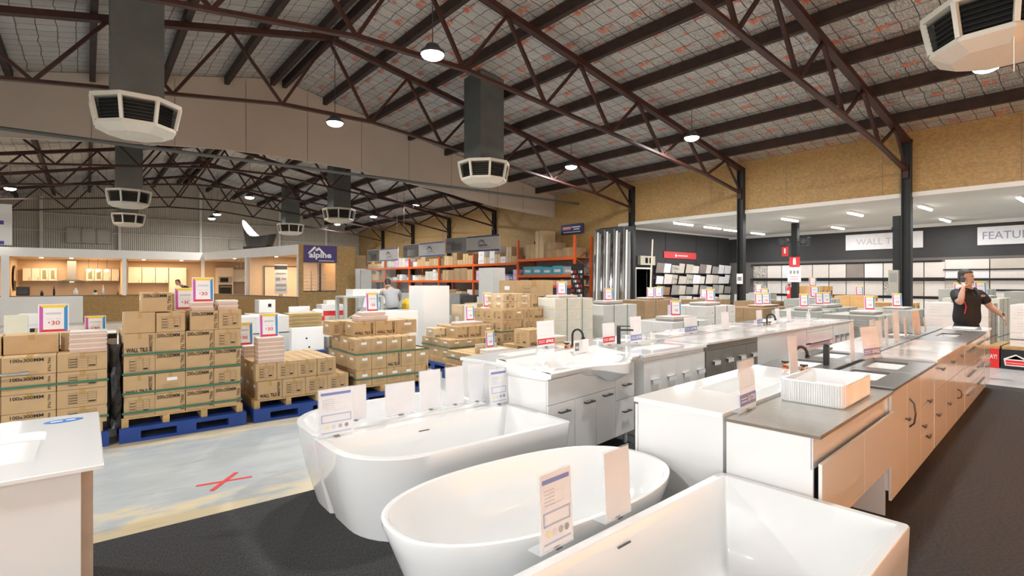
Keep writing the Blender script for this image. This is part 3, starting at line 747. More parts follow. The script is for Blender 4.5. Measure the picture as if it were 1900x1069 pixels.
rosette('blue rosette badge stuck on the island front near its corner', isl(.13,-.004,.60), (0,0,IR), .065)
# 2 white basin unit on the left of the near end
vanity('white unit with moulded white basin top at the near left corner of the island', isl(1.93,1.06), IR+R(180), 1.89,.575,.90,
  [(0,.1,.95,.86,None,0,0),(.95,.1,1.9,.86,None,0,0)], top=W_CERAM, topz=.03, holes=((.55,.14,1.35,.46,.12),), base=.08, over=.004)
tap_gooseneck('black curved basin tap with copper bases on the island basin', isl(1.86,.72,.90), IR+R(62), 1.0)
# small white ledge and card behind the vessel basin
card_sheet('price card with blue band reading $1728 on the island corner', *isl(.16,.44,.885), IR+R(2), .25,.30,kind='price',price=('$1728',BLU2),group='price cards on the island',pm=FROST)
card_sheet('peach tinted card behind the ribbed basin', *isl(1.30,.56,.905), IR+R(4), .22,.33,kind='blank',group='price cards on the island',pm=mat('peach_frost',(.94,.92,.92),.25,alpha=.5))
# vessel basin
def vessel():
    t = thing('vessel_basin','ribbed rectangular white basin standing on the grey stone top','basin',isl(.72,.06,.881),IR,None)
    n = 10; Q = lambda d,z,rr=.06: [(x,y,z) for x,y in rrect(d,d,.43-d,.36-d,rr,n)]
    big = rrect(0,0,.62,.37,.045,n)
    P = lambda d,z: [(x,y,z) for x,y in rrect(d,d,.62-d,.37-d,max(.02,.045-d),n)]
    o = MB().loft([P(.004,0),P(.0,.01),P(0,.135),P(.005,.14),P(.016,.14),P(.02,.133),P(.04,.05),P(.07,.03),P(.15,.026)],True,True).build('bowl', W_CERAM, t); smooth_by_angle(fixn(o),40)
    m = MB()
    def flute():
        base_ = rrect(0,0,.62,.37,.045,n); out = []; per = 0
        for (a,b),(c,d) in zip(base_, base_[1:]+base_[:1]):
            L_ = math.hypot(c-a,d-b); k = max(1,int(L_/.0032))
            for j in range(k):
                x = a+(c-a)*j/k; y = b+(d-b)*j/k; per_ = per+L_*j/k
                e = .0018*max(0,math.sin(per_/.013*2*math.pi)); nx_,ny_ = (d-b)/L_,-(c-a)/L_; out.append((x+nx_*e,y+ny_*e))
            per += L_
        return out
    fp = flute(); fo = MB().loft([[(x,y,.008) for x,y in fp],[(x,y,.132) for x,y in fp]],False,False).build('fluting', W_CERAM, t)
    MB().lathe([(0,.031),(.02,.031),(.02,.026),(0,.026)],14,(.31,.185,0)).build('waste', CHROME, t)
vessel()
# 3 dark stone double unit, right side
bow = [(0,.10,.52,.86,'stub',.46,.60,.05),(.52,.10,1.04,.86,'bow',.60,.62,.22),(1.04,.58,1.66,.86,'stub',1.35,.60,.10),(1.04,.34,1.66,.58,'stub',1.12,.42,.07),(1.04,.10,1.66,.34,'stub',1.3,.3,.1)]
vanity('white cabinet with dark stone top and two undermount basins facing the aisle', isl(1.60,.0), IR, 1.66,.47,.90, bow, top=STONE_D, topz=.022, holes=((.22,.14,.70,.40,.09),(.92,.14,1.42,.40,.09)), base=.17, legs=SILVER, over=.012)
vanity('dark stone topped cabinet with two basins on the far side of the island, nearest one', isl(3.53,1.06), IR+R(180), 1.57,.54,.90, [(0,.1,.79,.87,None,0,0),(.79,.1,1.57,.87,None,0,0)], top=STONE_D, topz=.03, holes=((.15,.12,.62,.38,.09),(.95,.12,1.42,.38,.09)), base=.08, over=.004, edge=COFFEE)
mixer('matt black square basin mixer on the dark stone top', isl(2.38,.63,.90), IR+R(95))
# 4 white stone unit, 5 dark, 6 white end
dr = []
for i in range(3): dr += [(.65*i,.62,.65*i+.65,.88,'stub',.65*i+.33,.80,.12),(.65*i,.10,.65*i+.65,.62,'stub' if i < 2 else 'bow',.65*i+.1,.40,.10)]
vanity('cabinet with creamy veined stone top halfway along the island', isl(3.30,.0), IR, 1.95,.48,.92, dr, top=STONE_W, topz=.03, holes=((.75,.16,1.25,.40,.10),), base=.10, over=.012)
vanity('far side cabinet with creamy stone top halfway along the island', isl(5.45,1.06), IR+R(180), 1.90,.52,.90, [(0,.1,.95,.87,None,0,0),(.95,.1,1.9,.87,None,0,0)], top=STONE_W, topz=.02, base=.08, over=.004)
dr5 = []
for i in range(2): dr5 += [(1.0*i,.60,1.0*i+1.0,.88,'edge',1.0*i+.5,.80,.7),(1.0*i,.35,1.0*i+1.0,.60,'edge',1.0*i+.5,.5,.7),(1.0*i,.10,1.0*i+1.0,.35,'edge',1.0*i+.5,.28,.7)]
vanity('cabinet with dark stone top near the far end of the island', isl(5.28,.0), IR, 2.0,.48,.92, dr5, top=STONE_D, topz=.03, holes=((.7,.16,1.3,.38,.12),), base=.10, over=.012)
vanity('last cabinet at the far end of the island with a white basin top', isl(7.32,.0), IR, .72,.48,.93, [(0,.5,.72,.9,'edge',.36,.78,.5),(0,.10,.72,.5,'edge',.36,.4,.5)], top=W_CERAM, topz=.03, holes=((.12,.12,.60,.40,.10),), base=.10, over=.01)
vanity('far side cabinet with grey stone top near the end of the island', isl(8.0,1.06), IR+R(180), 2.50,.52,.90, [(0,.1,1.25,.87,None,0,0),(1.25,.1,2.5,.87,None,0,0)], top=STONE_D, topz=.03, holes=((1.5,.12,2.1,.38,.12),), base=.08, over=.004)
# card row along the island spine
spine = [(2.62,.50,'tall clear card beside the black mixer'),(2.95,.47,'tilted peach card with a blue foot, left of the spine cards'),(3.42,.52,'blue footed card at the corner of the creamy stone'),(3.75,.54,'pale card on the creamy stone, nearest'),(4.15,.55,'pale card on the creamy stone, middle'),(4.55,.55,'tall pale card on the creamy stone, farthest'),(5.2,.56,'narrow peach card on the island spine'),(5.75,.56,'wide peach patterned card on the island spine'),(6.5,.56,'small peach card near the man')]
for i,(s,n,lb) in enumerate(spine):
    k = 'price' if i in (1,2) else 'blank'
    card_sheet(lb, *isl(s,n,.925 if s > 3.2 else .905), IR+R((8,-14,5,2,6,0,4,-3,5)[i]), (.30,.30,.32,.30,.30,.30,.20,.36,.2)[i], (.36,.31,.33,.30,.30,.37,.27,.33,.2)[i], kind=k, lean=(2,9,3,4,2,2,3,5,6)[i], price=('$962',BLU2), group='price cards on the island', pm=PEACH if i in (6,7,8) else mat('peach_frost',(.94,.92,.92),.25,alpha=.5))

# --- vanity with curved ceramic front
def curved_vanity():
    a = R(9); loc = (2.93,3.13,0)
    t = thing('vanity','large white vanity with bulging ceramic basin front and black bar handles','vanity cabinet',loc,a,'bathroom vanities on display')
    L, D = 1.46,.62
    MB().box(.02,.07,.13,L-.02,D,.83).build('carcass', W_CAB, t, .003)
    for x in (.05,L-.1):
        for y in (.12,D-.1): MB().cyl((x+.02,y,0),(x+.02,y,.13),.02,10).build('leg', W_CAB, t)
    fr = [(.02,.13,.40,.62,.22,.545),(.40,.13,.74,.62,.60,.56),(.74,.13,1.08,.62,.90,.575),(1.08,.48,L-.02,.83,1.26,.62),(1.08,.13,L-.02,.48,1.26,.36)]
    for x0,z0,x1,z1,hx,hz in fr:
        d = MB().box(x0+.003,.05,z0+.003,x1-.003,.068,z1-.003).build('door' if x1 < 1.1 else 'drawer', W_CAB, t, .003)
        handle(d,'bar',hx,hz,.14).location = (0,.05,0)
    MB().box(.02,.05,.62,1.08,.068,.83).build('drawer', W_CAB, t, .003)
    # ceramic top: wavy front with a bulge, sunk bowl, raised back ledge
    nx = 40; 
    def yf(x): return -.0 - .17*math.exp(-((x-.92)/.26)**2) 
    def drop(x): return .055 + .13*math.exp(-((x-.95)/.24)**2)
    def zt(x,y):
        v_ = (y)/(D)
        z = .90
        bx = (x-.78)/.50; by = (y-.20)/.26
        rr = bx*bx+by*by
        if rr < 1: z -= .14*(1-rr**2)**1.0
        bx2 = (x-.22)/.14; by2 = (y-.30)/.20; r2 = bx2*bx2+by2*by2
        if r2 < 1: z -= .012*(1-r2)
        if v_ > .72: z += .055*min(1,(v_-.72)/.1)
        return z
    ny = 30; vs = []; fs = []
    for i in range(nx+1):
        x = L*i/nx
        f = yf(x)
        for j in range(ny+1):
            y = f + (D-f)*j/ny; edge = min(1, j/1.2) if j < 2 else 1
            vs.append((x,y,zt(x,y)-(.012 if j == 0 else 0)))
    for i in range(nx):
        for j in range(ny):
            k = i*(ny+1)+j; fs.append((k,k+ny+1,k+ny+2,k+1))
    m = MB().use(W_CERAM).add(vs,fs)
    # apron
    prof = []
    for i in range(nx+1):
        x = L*i/nx; f = yf(x); d = drop(x)
        prof.append([(x,f,.888),(x,f+.004,.888-d*.5),(x,f+.03+(-f)*.45,.888-d*.85),(x,f+.06+(-f)*.6,.888-d)])
    m.loft(prof, False, False, closed=False)
    for x in (0,L):
        m.add([(x,0,.888),(x,D,.955),(x,D,.83),(x,.06,.83),(x,.004,.85)],[(0,1,2,3,4)])
    m.add([(0,D,.83),(L,D,.83),(L,D,.957),(0,D,.957)],[(0,1,2,3)])
    o = m.build('ceramic_top', W_CERAM, t); 
    bm = bmesh.new(); bm.from_mesh(o.data); bmesh.ops.remove_doubles(bm, verts=bm.verts, dist=.0005); bm.to_mesh(o.data); bm.free(); smooth_by_angle(fixn(o),50)
    return t, a, loc
ct, ca, cl_ = curved_vanity()
def cv(x,y,z): return (cl_[0]+x*math.cos(ca)-y*math.sin(ca), cl_[1]+x*math.sin(ca)+y*math.cos(ca), z)
tap_gooseneck('black curved tap with three copper bases on the bulging vanity', cv(1.06,.55,.957), ca, .9)
t = thing('brand_card','grey square sticker on a white card below the copper based tap','price card',cv(.93,.44,.95),ca,None)
m = MB().use(WPAP).box(0,0,-.03,.26,.003,.10).use(mat('sticker_grey',(.16,.17,.18),.5)).box(.02,-.002,-.005,.09,-.001,.075).use(WPAP).box(.03,-.003,.03,.08,-.002,.038).box(.03,-.003,.018,.08,-.002,.024); m.build('printed_sheet', WPAP, t)
vanity('white cabinet standing back to back with the bulging vanity', cv(1.50,1.20,0), ca+R(180), 1.38,.56,.90, [(0,.12,.69,.86,None,0,0),(.69,.12,1.38,.86,None,0,0)], top=W_CERAM, topz=.03, holes=((.36,.12,1.02,.42,.12),), base=.1)

# --- second row
RR = math.atan(.052); RO = Vector((4.52,3.42,0))
def row(s, n, z=0): return (RO.x + s*math.cos(RR) - n*math.sin(RR), RO.y + s*math.sin(RR) + n*math.cos(RR), z)
def four(L, z1, z0, hk, hz, n=4, w=.10): return [(L*i/n,z0,L*(i+1)/n,z1,hk,L*(i+.62)/n,hz,w) for i in range(n)]
vanity('white four door vanity with folded white pulls, right of the bulging one', row(.0,0), RR, 1.27,.56,.88, four(1.27,.80,.10,'plate',.60), top=W_CERAM, topz=.03, holes=((.35,.12,.95,.42,.12),), base=.08, hm=W_CERAM, over=.01)
vanity('taupe grey vanity with white marble top and folded white pulls', row(1.31,.0), RR, 1.42,.57,.90, four(1.42,.80,.10,'plate',.66)+[(0,.80,1.42,.88,None,0,0)], body=GREYCAB, top=STONE_W, topz=.022, base=.1, hm=W_CERAM, over=.01)
vanity('plain white flat door vanity in the middle of the second row', row(2.75,.02), RR, 1.85,.56,.90, [(0,.1,1.85,.87,None,0,0)], top=STONE_W, topz=.02, holes=((.5,.12,1.3,.42,.10),), base=.06, over=.01)
vanity('white vanity with one wide recessed drawer in the second row', row(4.62,.02), RR, 1.25,.56,.90, [(0,.62,1.25,.80,'edge',.62,.62,1.0),(0,.10,1.25,.60,None,0,0),(0,.80,1.25,.87,None,0,0)], top=STONE_W, topz=.02, base=.06, hm=SILVER, over=.01)
vanity('white vanity with small grey pulls at the far end of the second row', row(5.89,.02), RR, 1.10,.56,.90, four(1.10,.87,.10,'plate',.66,4,.08), top=W_CERAM, topz=.02, holes=((.25,.12,.85,.42,.10),), base=.06, hm=GREYM, over=.01)
# backs of the second row: units facing away
rb = [('white vanity facing away behind the four door one', .12,1.14,.90,W_CERAM),('white vanity facing away behind the taupe grey one',1.30,1.4,.90,W_CERAM),('white vanity facing away behind the flat door one',2.75,1.8,.90,STONE_W),('white vanity facing away near the far end of the second row',4.6,2.4,.90,W_CERAM)]
for lb,s,L,hh,tp in rb: vanity(lb, row(s+L,1.21), RR+R(180), L,.56,hh, [(0,.1,L/2,hh-.03,None,0,0),(L/2,.1,L,hh-.03,None,0,0)], top=tp, topz=.025, holes=((L*.3,.12,L*.7,.42,.10),), base=.08)
rc = [(-.62,.95,'price',('$962',RED),'white card with red price band behind the black curved tap'),(.08,.60,'price',('$962',RED),'white card with red price band left of the black mixer'),(.50,.52,'price',('$1728',BLU2),'white card with blue price band right of the black mixer'),
  (1.95,.66,'price',('$1728',BLU2),'wide white card with blue price band behind the taupe vanity'),(2.9,.60,'blank',None,'small blank card in the middle of the second row'),(4.1,.6,'price',('$962',BLU2),'white card with blue band near the chrome tap'),(4.9,.62,'blank',None,'leaning white card near the far end, left one'),(5.4,.62,'blank',None,'leaning white card near the far end, right one')]
for i,(s,n,k,pr,lb) in enumerate(rc): card_sheet(lb, *row(s,n,.905), RR+R((4,2,2,3,-6,4,8,2)[i]), (.30,.24,.24,.38,.20,.26,.28,.22)[i], (.30,.26,.32,.24,.28,.26,.26,.24)[i], kind=k, price=pr, group='price cards on the second row')
o = mixer('tapered matt black mixer on the second row of vanities', row(.40,.62,.905), RR+R(40), .20)
tap_gooseneck('chrome tap set near the far end of the second row', row(4.25,.50,.905), RR, 1.0, ac=CHROME)
for o in bpy.data.objects:
    pass
m_ = thing('soap_bottle','small clear pump bottle at the far end of the second row','bottle',row(6.1,.5,.905),0)
MB().lathe([(.035,0),(.035,.12),(.012,.15),(.012,.17),(0,.17)],12).build('bottle_body', FROST, m_); MB().cyl((0,0,.17),(0,0,.2),.008,8).cyl((0,0,.2),(0,-.05,.2),.007,8).build('pump', W_CERAM, m_)

# --- vanity in the bottom left corner
def left_van():
    t = thing('vanity','white vanity with basin top cut off by the left edge, beige side panel','vanity cabinet',(0,0,0),0,'bathroom vanities on display')
    # top plane corners at z .88: (.04,2.78) (.09,4.3); extends left
    X1 = .055
    m = MB(); hole_top(m, -1.35,2.80,X1,3.95,.862,.88,-1.05,3.05,-.16,3.62,.06,.13,W_CERAM,W_CERAM); o = m.build('basin_top', W_CERAM, t); smooth_by_angle(fixn(o),30)
    MB().box(-1.33,2.83,.30,-.02,2.85,.86).build('front_panel', W_CAB, t, .002)
    MB().box(-1.33,2.85,.30,-.07,3.9,.86).build('carcass', W_CAB, t)
    MB().box(-.07,2.87,.0,-.045,3.9,.86).build('side_panel', mat('raw_board_edge',(.56,.44,.35),.6), t)
    MB().box(-.045,2.9,.0,.02,3.9,.845).build('end_panel', WOODV, t)
    MB().box(-1.30,2.9,0,-.1,3.85,.30).build('plinth', GREYM, t)
    return t
left_van()
m = MB(); s = thing('oval_sticker','blue and white oval sticker on the corner of the left vanity top','sticker',(-.10,3.80,.8805),R(8))
m.use(mat('badge_blue2',(.05,.2,.55),.4)); e = [(.085*math.cos(R(a)),.045*math.sin(R(a)),0) for a in range(0,360,15)]; m.loft([e,[(x,y,.001) for x,y,z in e]])
m.use(WPAP).rect((-.055,-.012,.0016),(1,0,0),(0,1,0),.05,.024).rect((.01,-.012,.0016),(1,0,0),(0,1,0),.04,.024); m.build('sticker_sheet', WPAP, s)
t = thing('basin_tap_set','chrome tap on the left vanity, cut by the photo edge','tap',(-.62,3.78,.88),0,None)
MB().cyl((0,0,0),(0,0,.09),.022,14).build('tap_body', CHROME, t); MB().tube([(0,0,.07),(0,-.06,.09),(0,-.13,.075)],.014,10).build('spout', CHROME, t, smooth=True); MB().box(-.012,-.05,.095,.012,.02,.105).build('lever', CHROME, t)
# red tape cross on the floor
t = MB(); a = R(20)
t.beam((.88-.20,4.86+.03,.0015),(.88+.20,4.86-.03,.0015),.035,.001); t.beam((.88-.12,4.86-.16,.003),(.88+.12,4.86+.16,.003),.035,.001)
tag(t.build('tape_cross', REDPL),'red tape cross stuck on the grey painted floor','tape')
# ================================================================ PALLETS AND CARTONS
def plastic_pallet(label, x, y, L=1.17, W=1.12):
    t = thing('plastic_pallet', label, 'pallet', (x,y,0), 0, 'blue plastic pallets on the floor')
    m = MB().box(0,0,.105,L,W,.15)
    m.box(0,0,0,L,.10,.03).box(0,W/2-.06,0,L,W/2+.06,.03).box(0,W-.10,0,L,W,.03)
    m.build('deck', BLUEP, t)
    for bx in (0,L/2-.09,L-.18):
        for by in (0,W/2-.07,W-.14): MB().box(bx,by,.03,bx+.18,by+.14,.105).build('block', BLUEP, t)
    return t
def wood_pallet(label, x, y, z=.15, L=1.12, W=1.05):
    t = thing('timber_pallet', label, 'pallet', (x,y,z), 0, 'timber pallets under the cartons')
    for i in range(7):
        y0 = W*i/7; MB().box(0,y0+.01,.075,L,y0+W/7-.02,.092).build('deck_board', TIMBER, t)
    for i in range(4):
        xx = (L-.06)*i/3 ; MB().box(xx,0,0,xx+.06,W,.075).build('bearer', TIMBER, t)
    return t
FACE = {}
def carton_master(key, w, d, h, face, m0=CARD, side=None, tapeon=True):
    """carton with its front at y=0 facing -y"""
    t = thing('carton','x','carton',(0,0,-50),0,'x')
    MB().box(.002,.0,0,w-.002,d-.003,h-.002).build('box', m0, t, .004)
    if tapeon: MB().box(w*.44,-.0012,h*.72,w*.56,.0,h-.003).box(w*.44,.0,h-.002,w*.56,d-.01,h-.0008).build('tape_strip', TAPE, t)
    e = -.003
    def prt(face, ux, o, W_):
        m = MB(); o = Vector(o); n = Vector((0,-1,0)) if ux == (1,0,0) else Vector((-1,0,0))
        P = lambda a, b: o + Vector(ux)*a + Vector((0,0,1))*b
        if face == '200':
            m.text('200x200MM', P(W_*.05,h*.74), ux,(0,0,1), W_*.76,h*.18,.012); m.text('WALL TILE', P(W_*.84,h*.84),(0,0,-1),ux,h*.76,W_*.12,.012)
        elif face == 'll':
            m.text('WALL TILE', P(W_*.08,h*.10), ux,(0,0,1), W_*.68,h*.20,.03); m.text('200x200MM', P(W_*.79,h*.90),(0,0,-1),ux,h*.80,W_*.12,.012)
        elif face == '100':
            m.text('100x300MM', P(W_*.16,h*.70), ux,(0,0,1), W_*.60,h*.19,.012); m.text('WALL', P(W_*.84,h*.88),(0,0,-1),ux,h*.36,W_*.05,.015); m.text('TILE', P(W_*.84,h*.48),(0,0,-1),ux,h*.36,W_*.05,.015)
        if face in ('info','wide'):
            x0,x1 = (.18,.82) if face == 'info' else (.22,.78)
            m.use(INK_G).frame(P(W_*x0,h*.18),ux,(0,0,1),W_*(x1-x0),h*.62,.003)
            for k in range(1,5): m.rect(P(W_*x0,h*(.18+.125*k)),ux,(0,0,1),W_*(x1-x0),.003)
            for a in (.38,.6): m.rect(P(W_*a,h*.18),ux,(0,0,1),.003,h*.62)
            m.use(INK).rect(P(W_*.62,h*.24),ux,(0,0,1),W_*.14,h*.08)
            for k in range(4): m.rect(P(W_*(x0+.02),h*(.22+.14*k)),ux,(0,0,1),W_*.16,.006)
        if face == 'label':
            m.use(WPAP).rect(P(W_*.38,h*.60),ux,(0,0,1),W_*.34,h*.16)
            m.use(INK_G)
            for k in range(3): m.rect(P(W_*.25,h*(.2+.1*k)),ux,(0,0,1),W_*.5,.004)
        return m
    if face:
        m = prt(face,(1,0,0),(0,e,0),w)
        if m.v: m.build('printing', INK, t)
    sf = side or 'label'
    m = prt(sf,(0,-1,0),(-.002,d,0),d)
    if m.v: m.build('side_printing', INK, t)
    return t
MAST = {}
def SHORT(n):
    return n.replace('the ','').replace('pallet','load')
def carton(w, d, h, face, m0, x, y, z, label, group, rz=0, side=None, tape=True):
    key = (round(w,3),round(d,3),round(h,3),face,m0.name,side,tape)
    if key not in MAST:
        c = carton_master(key,w,d,h,face,m0,side,tape); c.location = (x,y,z); c.rotation_euler = (0,0,rz); c['label'] = label; c['group'] = group; MAST[key] = c; return c
    return dup(MAST[key],(x,y,z),rz,label,group)
def load(name, x, y, z, nx, ny, nz, w, d, h, faces, m0=CARD, rz=0, jit=.006, skip=(), side=None, top_only=False, seed=1, mats_=None):
    rnd = random.Random(seed); n = 0
    for k in range(nz):
        for j in range(ny):
            for i in range(nx):
                if (i,j,k) in skip: continue
                if 0 < j < ny-1 and 0 < i < nx-1 and k < nz-1 and nz > 1: continue   # wholly buried, nothing of it shows
                f = faces[k][i] if isinstance(faces[0],list) else faces[(i+k*2+j) % len(faces)]
                jx, jy = rnd.uniform(-jit,jit)*.4, rnd.uniform(-jit,jit)
                lx, ly = i*w+jx, j*d+jy+(0 if j else 0)
                p = (x+lx*math.cos(rz)-ly*math.sin(rz), y+lx*math.sin(rz)+ly*math.cos(rz), z+k*h)
                row_ = (['bottom','second','third','fourth'][k] if k < nz-1 else 'top')+' layer' if nz > 1 else 'one layer'
                dp = 'front' if j == 0 else ('back' if j == ny-1 else 'middle')
                lb = 'carton, %s, %s, %s from left, %s' % (row_, dp, ORD[i], SHORT(name))
                mm = m0 if not mats_ else mats_[rnd.randrange(len(mats_))]
                carton(w,d,h,f,mm,*p,uniq(lb),'cartons on '+name,rz,side)
def strap(label, x0,y0,x1,y1, z, sag=0, m0=STRAP, hgt=.022):
    e = .008; m = MB(); n = 8
    pts = [(x0-e,y0-e),(x1+e,y0-e),(x1+e,y1+e),(x0-e,y1+e),(x0-e,y0-e)]
    for (a,b),(c,d) in zip(pts,pts[1:]): m.beam((a,b,z),(c,d,z+0),.003,hgt)
    return tag(m.build('pallet_strap', m0), label, 'strap', 'plastic straps around pallet loads')
def tile_stack(label, x, y, z, n, w=.30, d=.20, t=.012, m0=PINKT, rz=0, group='stacks of loose sample tiles', paper=True):
    """each loose tile is a part of the stack"""
    tt = thing('tile_stack', label, 'tile stack', (x,y,z), rz, group)
    rnd = random.Random(int(x*100+y*10)); shared = []
    for i in range(n):
        mm = PALET if (i % 4 == 3 or i == n-1) else m0
        o = MB().box(0,0,0,w,d,t-.0012).build('tile', mm, tt); o.location = (rnd.uniform(-.005,.005),rnd.uniform(-.004,.004),i*t); o.rotation_euler = (0,0,rnd.uniform(-.02,.02))
    return tt
def sign_master():
    t = thing('price_sign','x','price sign',(0,0,-50),0,'coloured price signs on the tile displays')
    w,h = .30,.42
    m = MB().use(WPAP).box(0,0,0,w,.005,h); m.build('card', WPAP, t)
    f = -.0015; b = .035; g = .012
    def quad(m,pts): m.add([(x,f,z) for x,z in pts],[(0,1,2,3)])
    for nm,c,pts in (('top_band',YEL,[(g,h-g),(g+b,h-g-b*1.2),(w-g-b,h-g-b*1.2),(w-g,h-g)]),('left_band',MAG,[(g,g),(g+b,g+b),(g+b,h-g-b*1.2),(g,h-g)]),
        ('right_band',BLU,[(w-g-b,g+b),(w-g,g),(w-g,h-g),(w-g-b,h-g-b*1.2)]),('bottom_band',RED,[(g,g),(w-g,g),(w-g-b,g+b),(g+b,g+b)])):
        m = MB(); quad(m,pts); m.build(nm,c,t)
    m = MB().use(GREYTX)
    for k,(a,hh) in enumerate(((.27,.008),(.24,.012),(.20,.008))): m.rect((w*.25,f,h*.5+a*.28),(1,0,0),(0,0,1),w*.5,hh)
    m.use(GREYTX).text('200 x 200',(w*.28,f,h*.47),(1,0,0),(0,0,1),w*.44,.016,.02)
    m.use(RED).text('$',(w*.32,f,h*.32),(1,0,0),(0,0,1),.018,.03,.03).text('30',(w*.42,f,h*.27),(1,0,0),(0,0,1),.085,.06,.01)
    m.build('lettering', GREYTX, t); return t
SIGN = [None]
def sign(label, x, y, z, rz=0, s=1.0, sz=None):
    if SIGN[0] is None:
        SIGN[0] = sign_master(); t = SIGN[0]; t.location = (x,y,z); t.rotation_euler = (R(-4),0,rz); t['label'] = label
        t.scale = (s,1,sz or s); return t
    t = dup(SIGN[0],(x,y,z),rz,label,rot=(R(-4),0,rz)); t.scale = (s,1,sz or s); return t

# five pallets along the aisle: A B C D, then E after a gap
PA = [('leftmost blue plastic pallet, mostly hidden by the left vanity',-1.0),('blue plastic pallet under the tall carton load',.25),('blue plastic pallet under the low carton load',1.50),('blue plastic pallet under the stepped carton load',2.72),('blue plastic pallet right of the gap, behind the price cards',4.70)]
for lb,x in PA: plastic_pallet(lb,x,6.62)
plastic_pallet('blue plastic pallet farther back on the right',5.0,8.0); plastic_pallet('blue plastic pallet under the tallest brown cartons on the right',6.2,8.0); plastic_pallet('blue plastic pallet behind the bulging vanity',6.0,6.75)
for lb,x,y in (('timber pallet carrying the 100x300 cartons',-1.0,6.66),('timber pallet carrying the tall 200x200 load',.27,6.66),('timber pallet carrying the low carton load',1.52,6.68),('timber pallet carrying the stepped load',2.74,6.68),('timber pallet right of the gap',4.76,6.68),('timber pallet farther back on the right',5.03,8.03),('timber pallet under the tallest brown cartons',6.22,8.03),('timber pallet behind the bulging vanity',6.04,6.78)): wood_pallet(lb,x,y)
Z0 = .242
# B: tall 200x200
nB = 'the tall 200x200 pallet'
load(nB,.285,6.67,Z0,4,3,4,.272,.345,.216,[['info','200','200','200'],['ll','label','200','info'],['info','200','200','200'],['ll','200','200','info']],side='label',seed=2)
zb = Z0+4*.216
carton(.272,.34,.215,None,CARD,.29,6.68,zb,'plain cardboard carton on the left of the tall 200x200 pallet top','single cartons on the tall pallet')
carton(.262,.33,.205,'info',CARD,.565,6.66,zb,'carton with an information table on top of the tall 200x200 pallet','single cartons on the tall pallet')
carton(.272,.34,.205,'200',CARD,.44,6.70,zb+.215,'topmost carton of the tall 200x200 pallet reading 200x200MM','single cartons on the tall pallet')
carton(.275,.34,.215,'200',CARD,.87,6.66,zb,'carton reading 200x200MM under the right tile stacks','single cartons on the tall pallet',tape=False)
carton(.235,.34,.215,'info',CARD,1.145,6.66,zb,'carton with an information table under the right tile stacks','single cartons on the tall pallet')
carton(.235,.30,.19,'info',CARD,.80,7.12,zb,'carton standing back on the tall pallet top','single cartons on the tall pallet')
tile_stack('short pink tile stack below the tallest price sign',.89,6.68,zb+.215,8,.21,.20)
tile_stack('short pink tile stack right of the tallest price sign',1.15,6.70,zb+.215,9,.20,.20)
sign('tallest price sign, reading 30, on the tall carton load',.905,6.76,zb+.215+.09,0,.70,.66)
sign('price sign peeking out behind the tallest one',.80,7.3,zb+.20,R(8),.75,.62)
for k,z in enumerate((.33,.52,.74,.90)): strap('green strap around the tall 200x200 load, %s from the floor'%ORD[k],.285,6.665,1.375,7.70,Z0+.05+.2*k)
# A: 100x300
nA = 'the 100x300 pallet'
load(nA,-1.0,6.67,Z0,3,3,4,.385,.34,.175,['wide','100'],side='label',seed=3)
za = Z0+.7
carton(.40,.34,.185,None,CARD,-.62,6.90,za,'plain long carton on the 100x300 pallet, left','single cartons on the 100x300 pallet')
carton(.34,.34,.185,None,CARD,-.21,6.98,za,'plain long carton on the 100x300 pallet, behind the pale tiles','single cartons on the 100x300 pallet')
carton(.38,.34,.185,'ll',CARD,-1.01,6.90,za,'carton reading WALL TILE on the 100x300 pallet','single cartons on the 100x300 pallet')
tile_stack('pale and pink tile stack on the corner of the 100x300 pallet',-.135,6.70,za,18,.29,.20,.0118)
tile_stack('flat pale tile stack behind the 100x300 pallet',-.62,7.5,za+.185 if False else za,4,.3,.3,.012,PALET)
sign('price sign reading 30 on the 100x300 pallet at the left',-.38,7.02,za+.187,R(2),.78,.68)
sign('small price sign behind the pale tile stack at the left',-.02,7.45,za+.11,R(6),.62,.5)
carton(.32,.3,.15,None,CARD_L,-.06,7.3,za,'low carton holding the small price sign at the left','single cartons on the 100x300 pallet')
strap('green strap around the upper 100x300 cartons',-1.0,6.665,.16,7.68,Z0+.42); strap('green strap around the lower 100x300 cartons',-1.0,6.665,.16,7.68,Z0+.06)
o = MB().cyl((-1.2,6.60,.80),(-.48,6.60,.795),.012,10).cyl((-.48,6.60,.795),(-.42,6.60,.797),.018,10).build('metal_rod', SILVER); tag(o,'silver rod lying across the front of the 100x300 cartons','rod')
# dark wrap in the gap between A and B
m = MB(); rnd = random.Random(4); vs = []; 
for j in range(12):
    z = .16+.85*j/11
    for i,(x,y) in enumerate(((.175,6.75),(.19,6.66),(.225,6.64),(.262,6.66),(.275,6.76))): vs.append((x+rnd.uniform(-.012,.012),y+rnd.uniform(-.03,.02),z))
m.add(vs,[(j*5+i,j*5+i+1,(j+1)*5+i+1,(j+1)*5+i) for j in range(11) for i in range(4)]); o = m.build('shrink_wrap', BLKFILM); so = o.modifiers.new('s','SOLIDIFY'); so.thickness = .004; tag(o,'black plastic wrap hanging between the two left carton loads','plastic wrap')
t = thing('display_stand','narrow white display stand with a red framed notice between the left loads','stand',(.17,7.0,0),0,None)
MB().box(0,0,0,.075,.28,1.10).build('body', W_MATT, t, .004); m = MB().use(INK).box(.0,-.002,1.04,.075,-.0005,1.09).use(RED).frame((.008,-.003,.74),(1,0,0),(0,0,1),.06,.20,.004).use(RED).rect((.018,-.003,.86),(1,0,0),(0,0,1),.04,.03).use(GREYTX).text('30',(.022,-.003,.78),(1,0,0),(0,0,1),.03,.03); m.build('notice', INK, t)
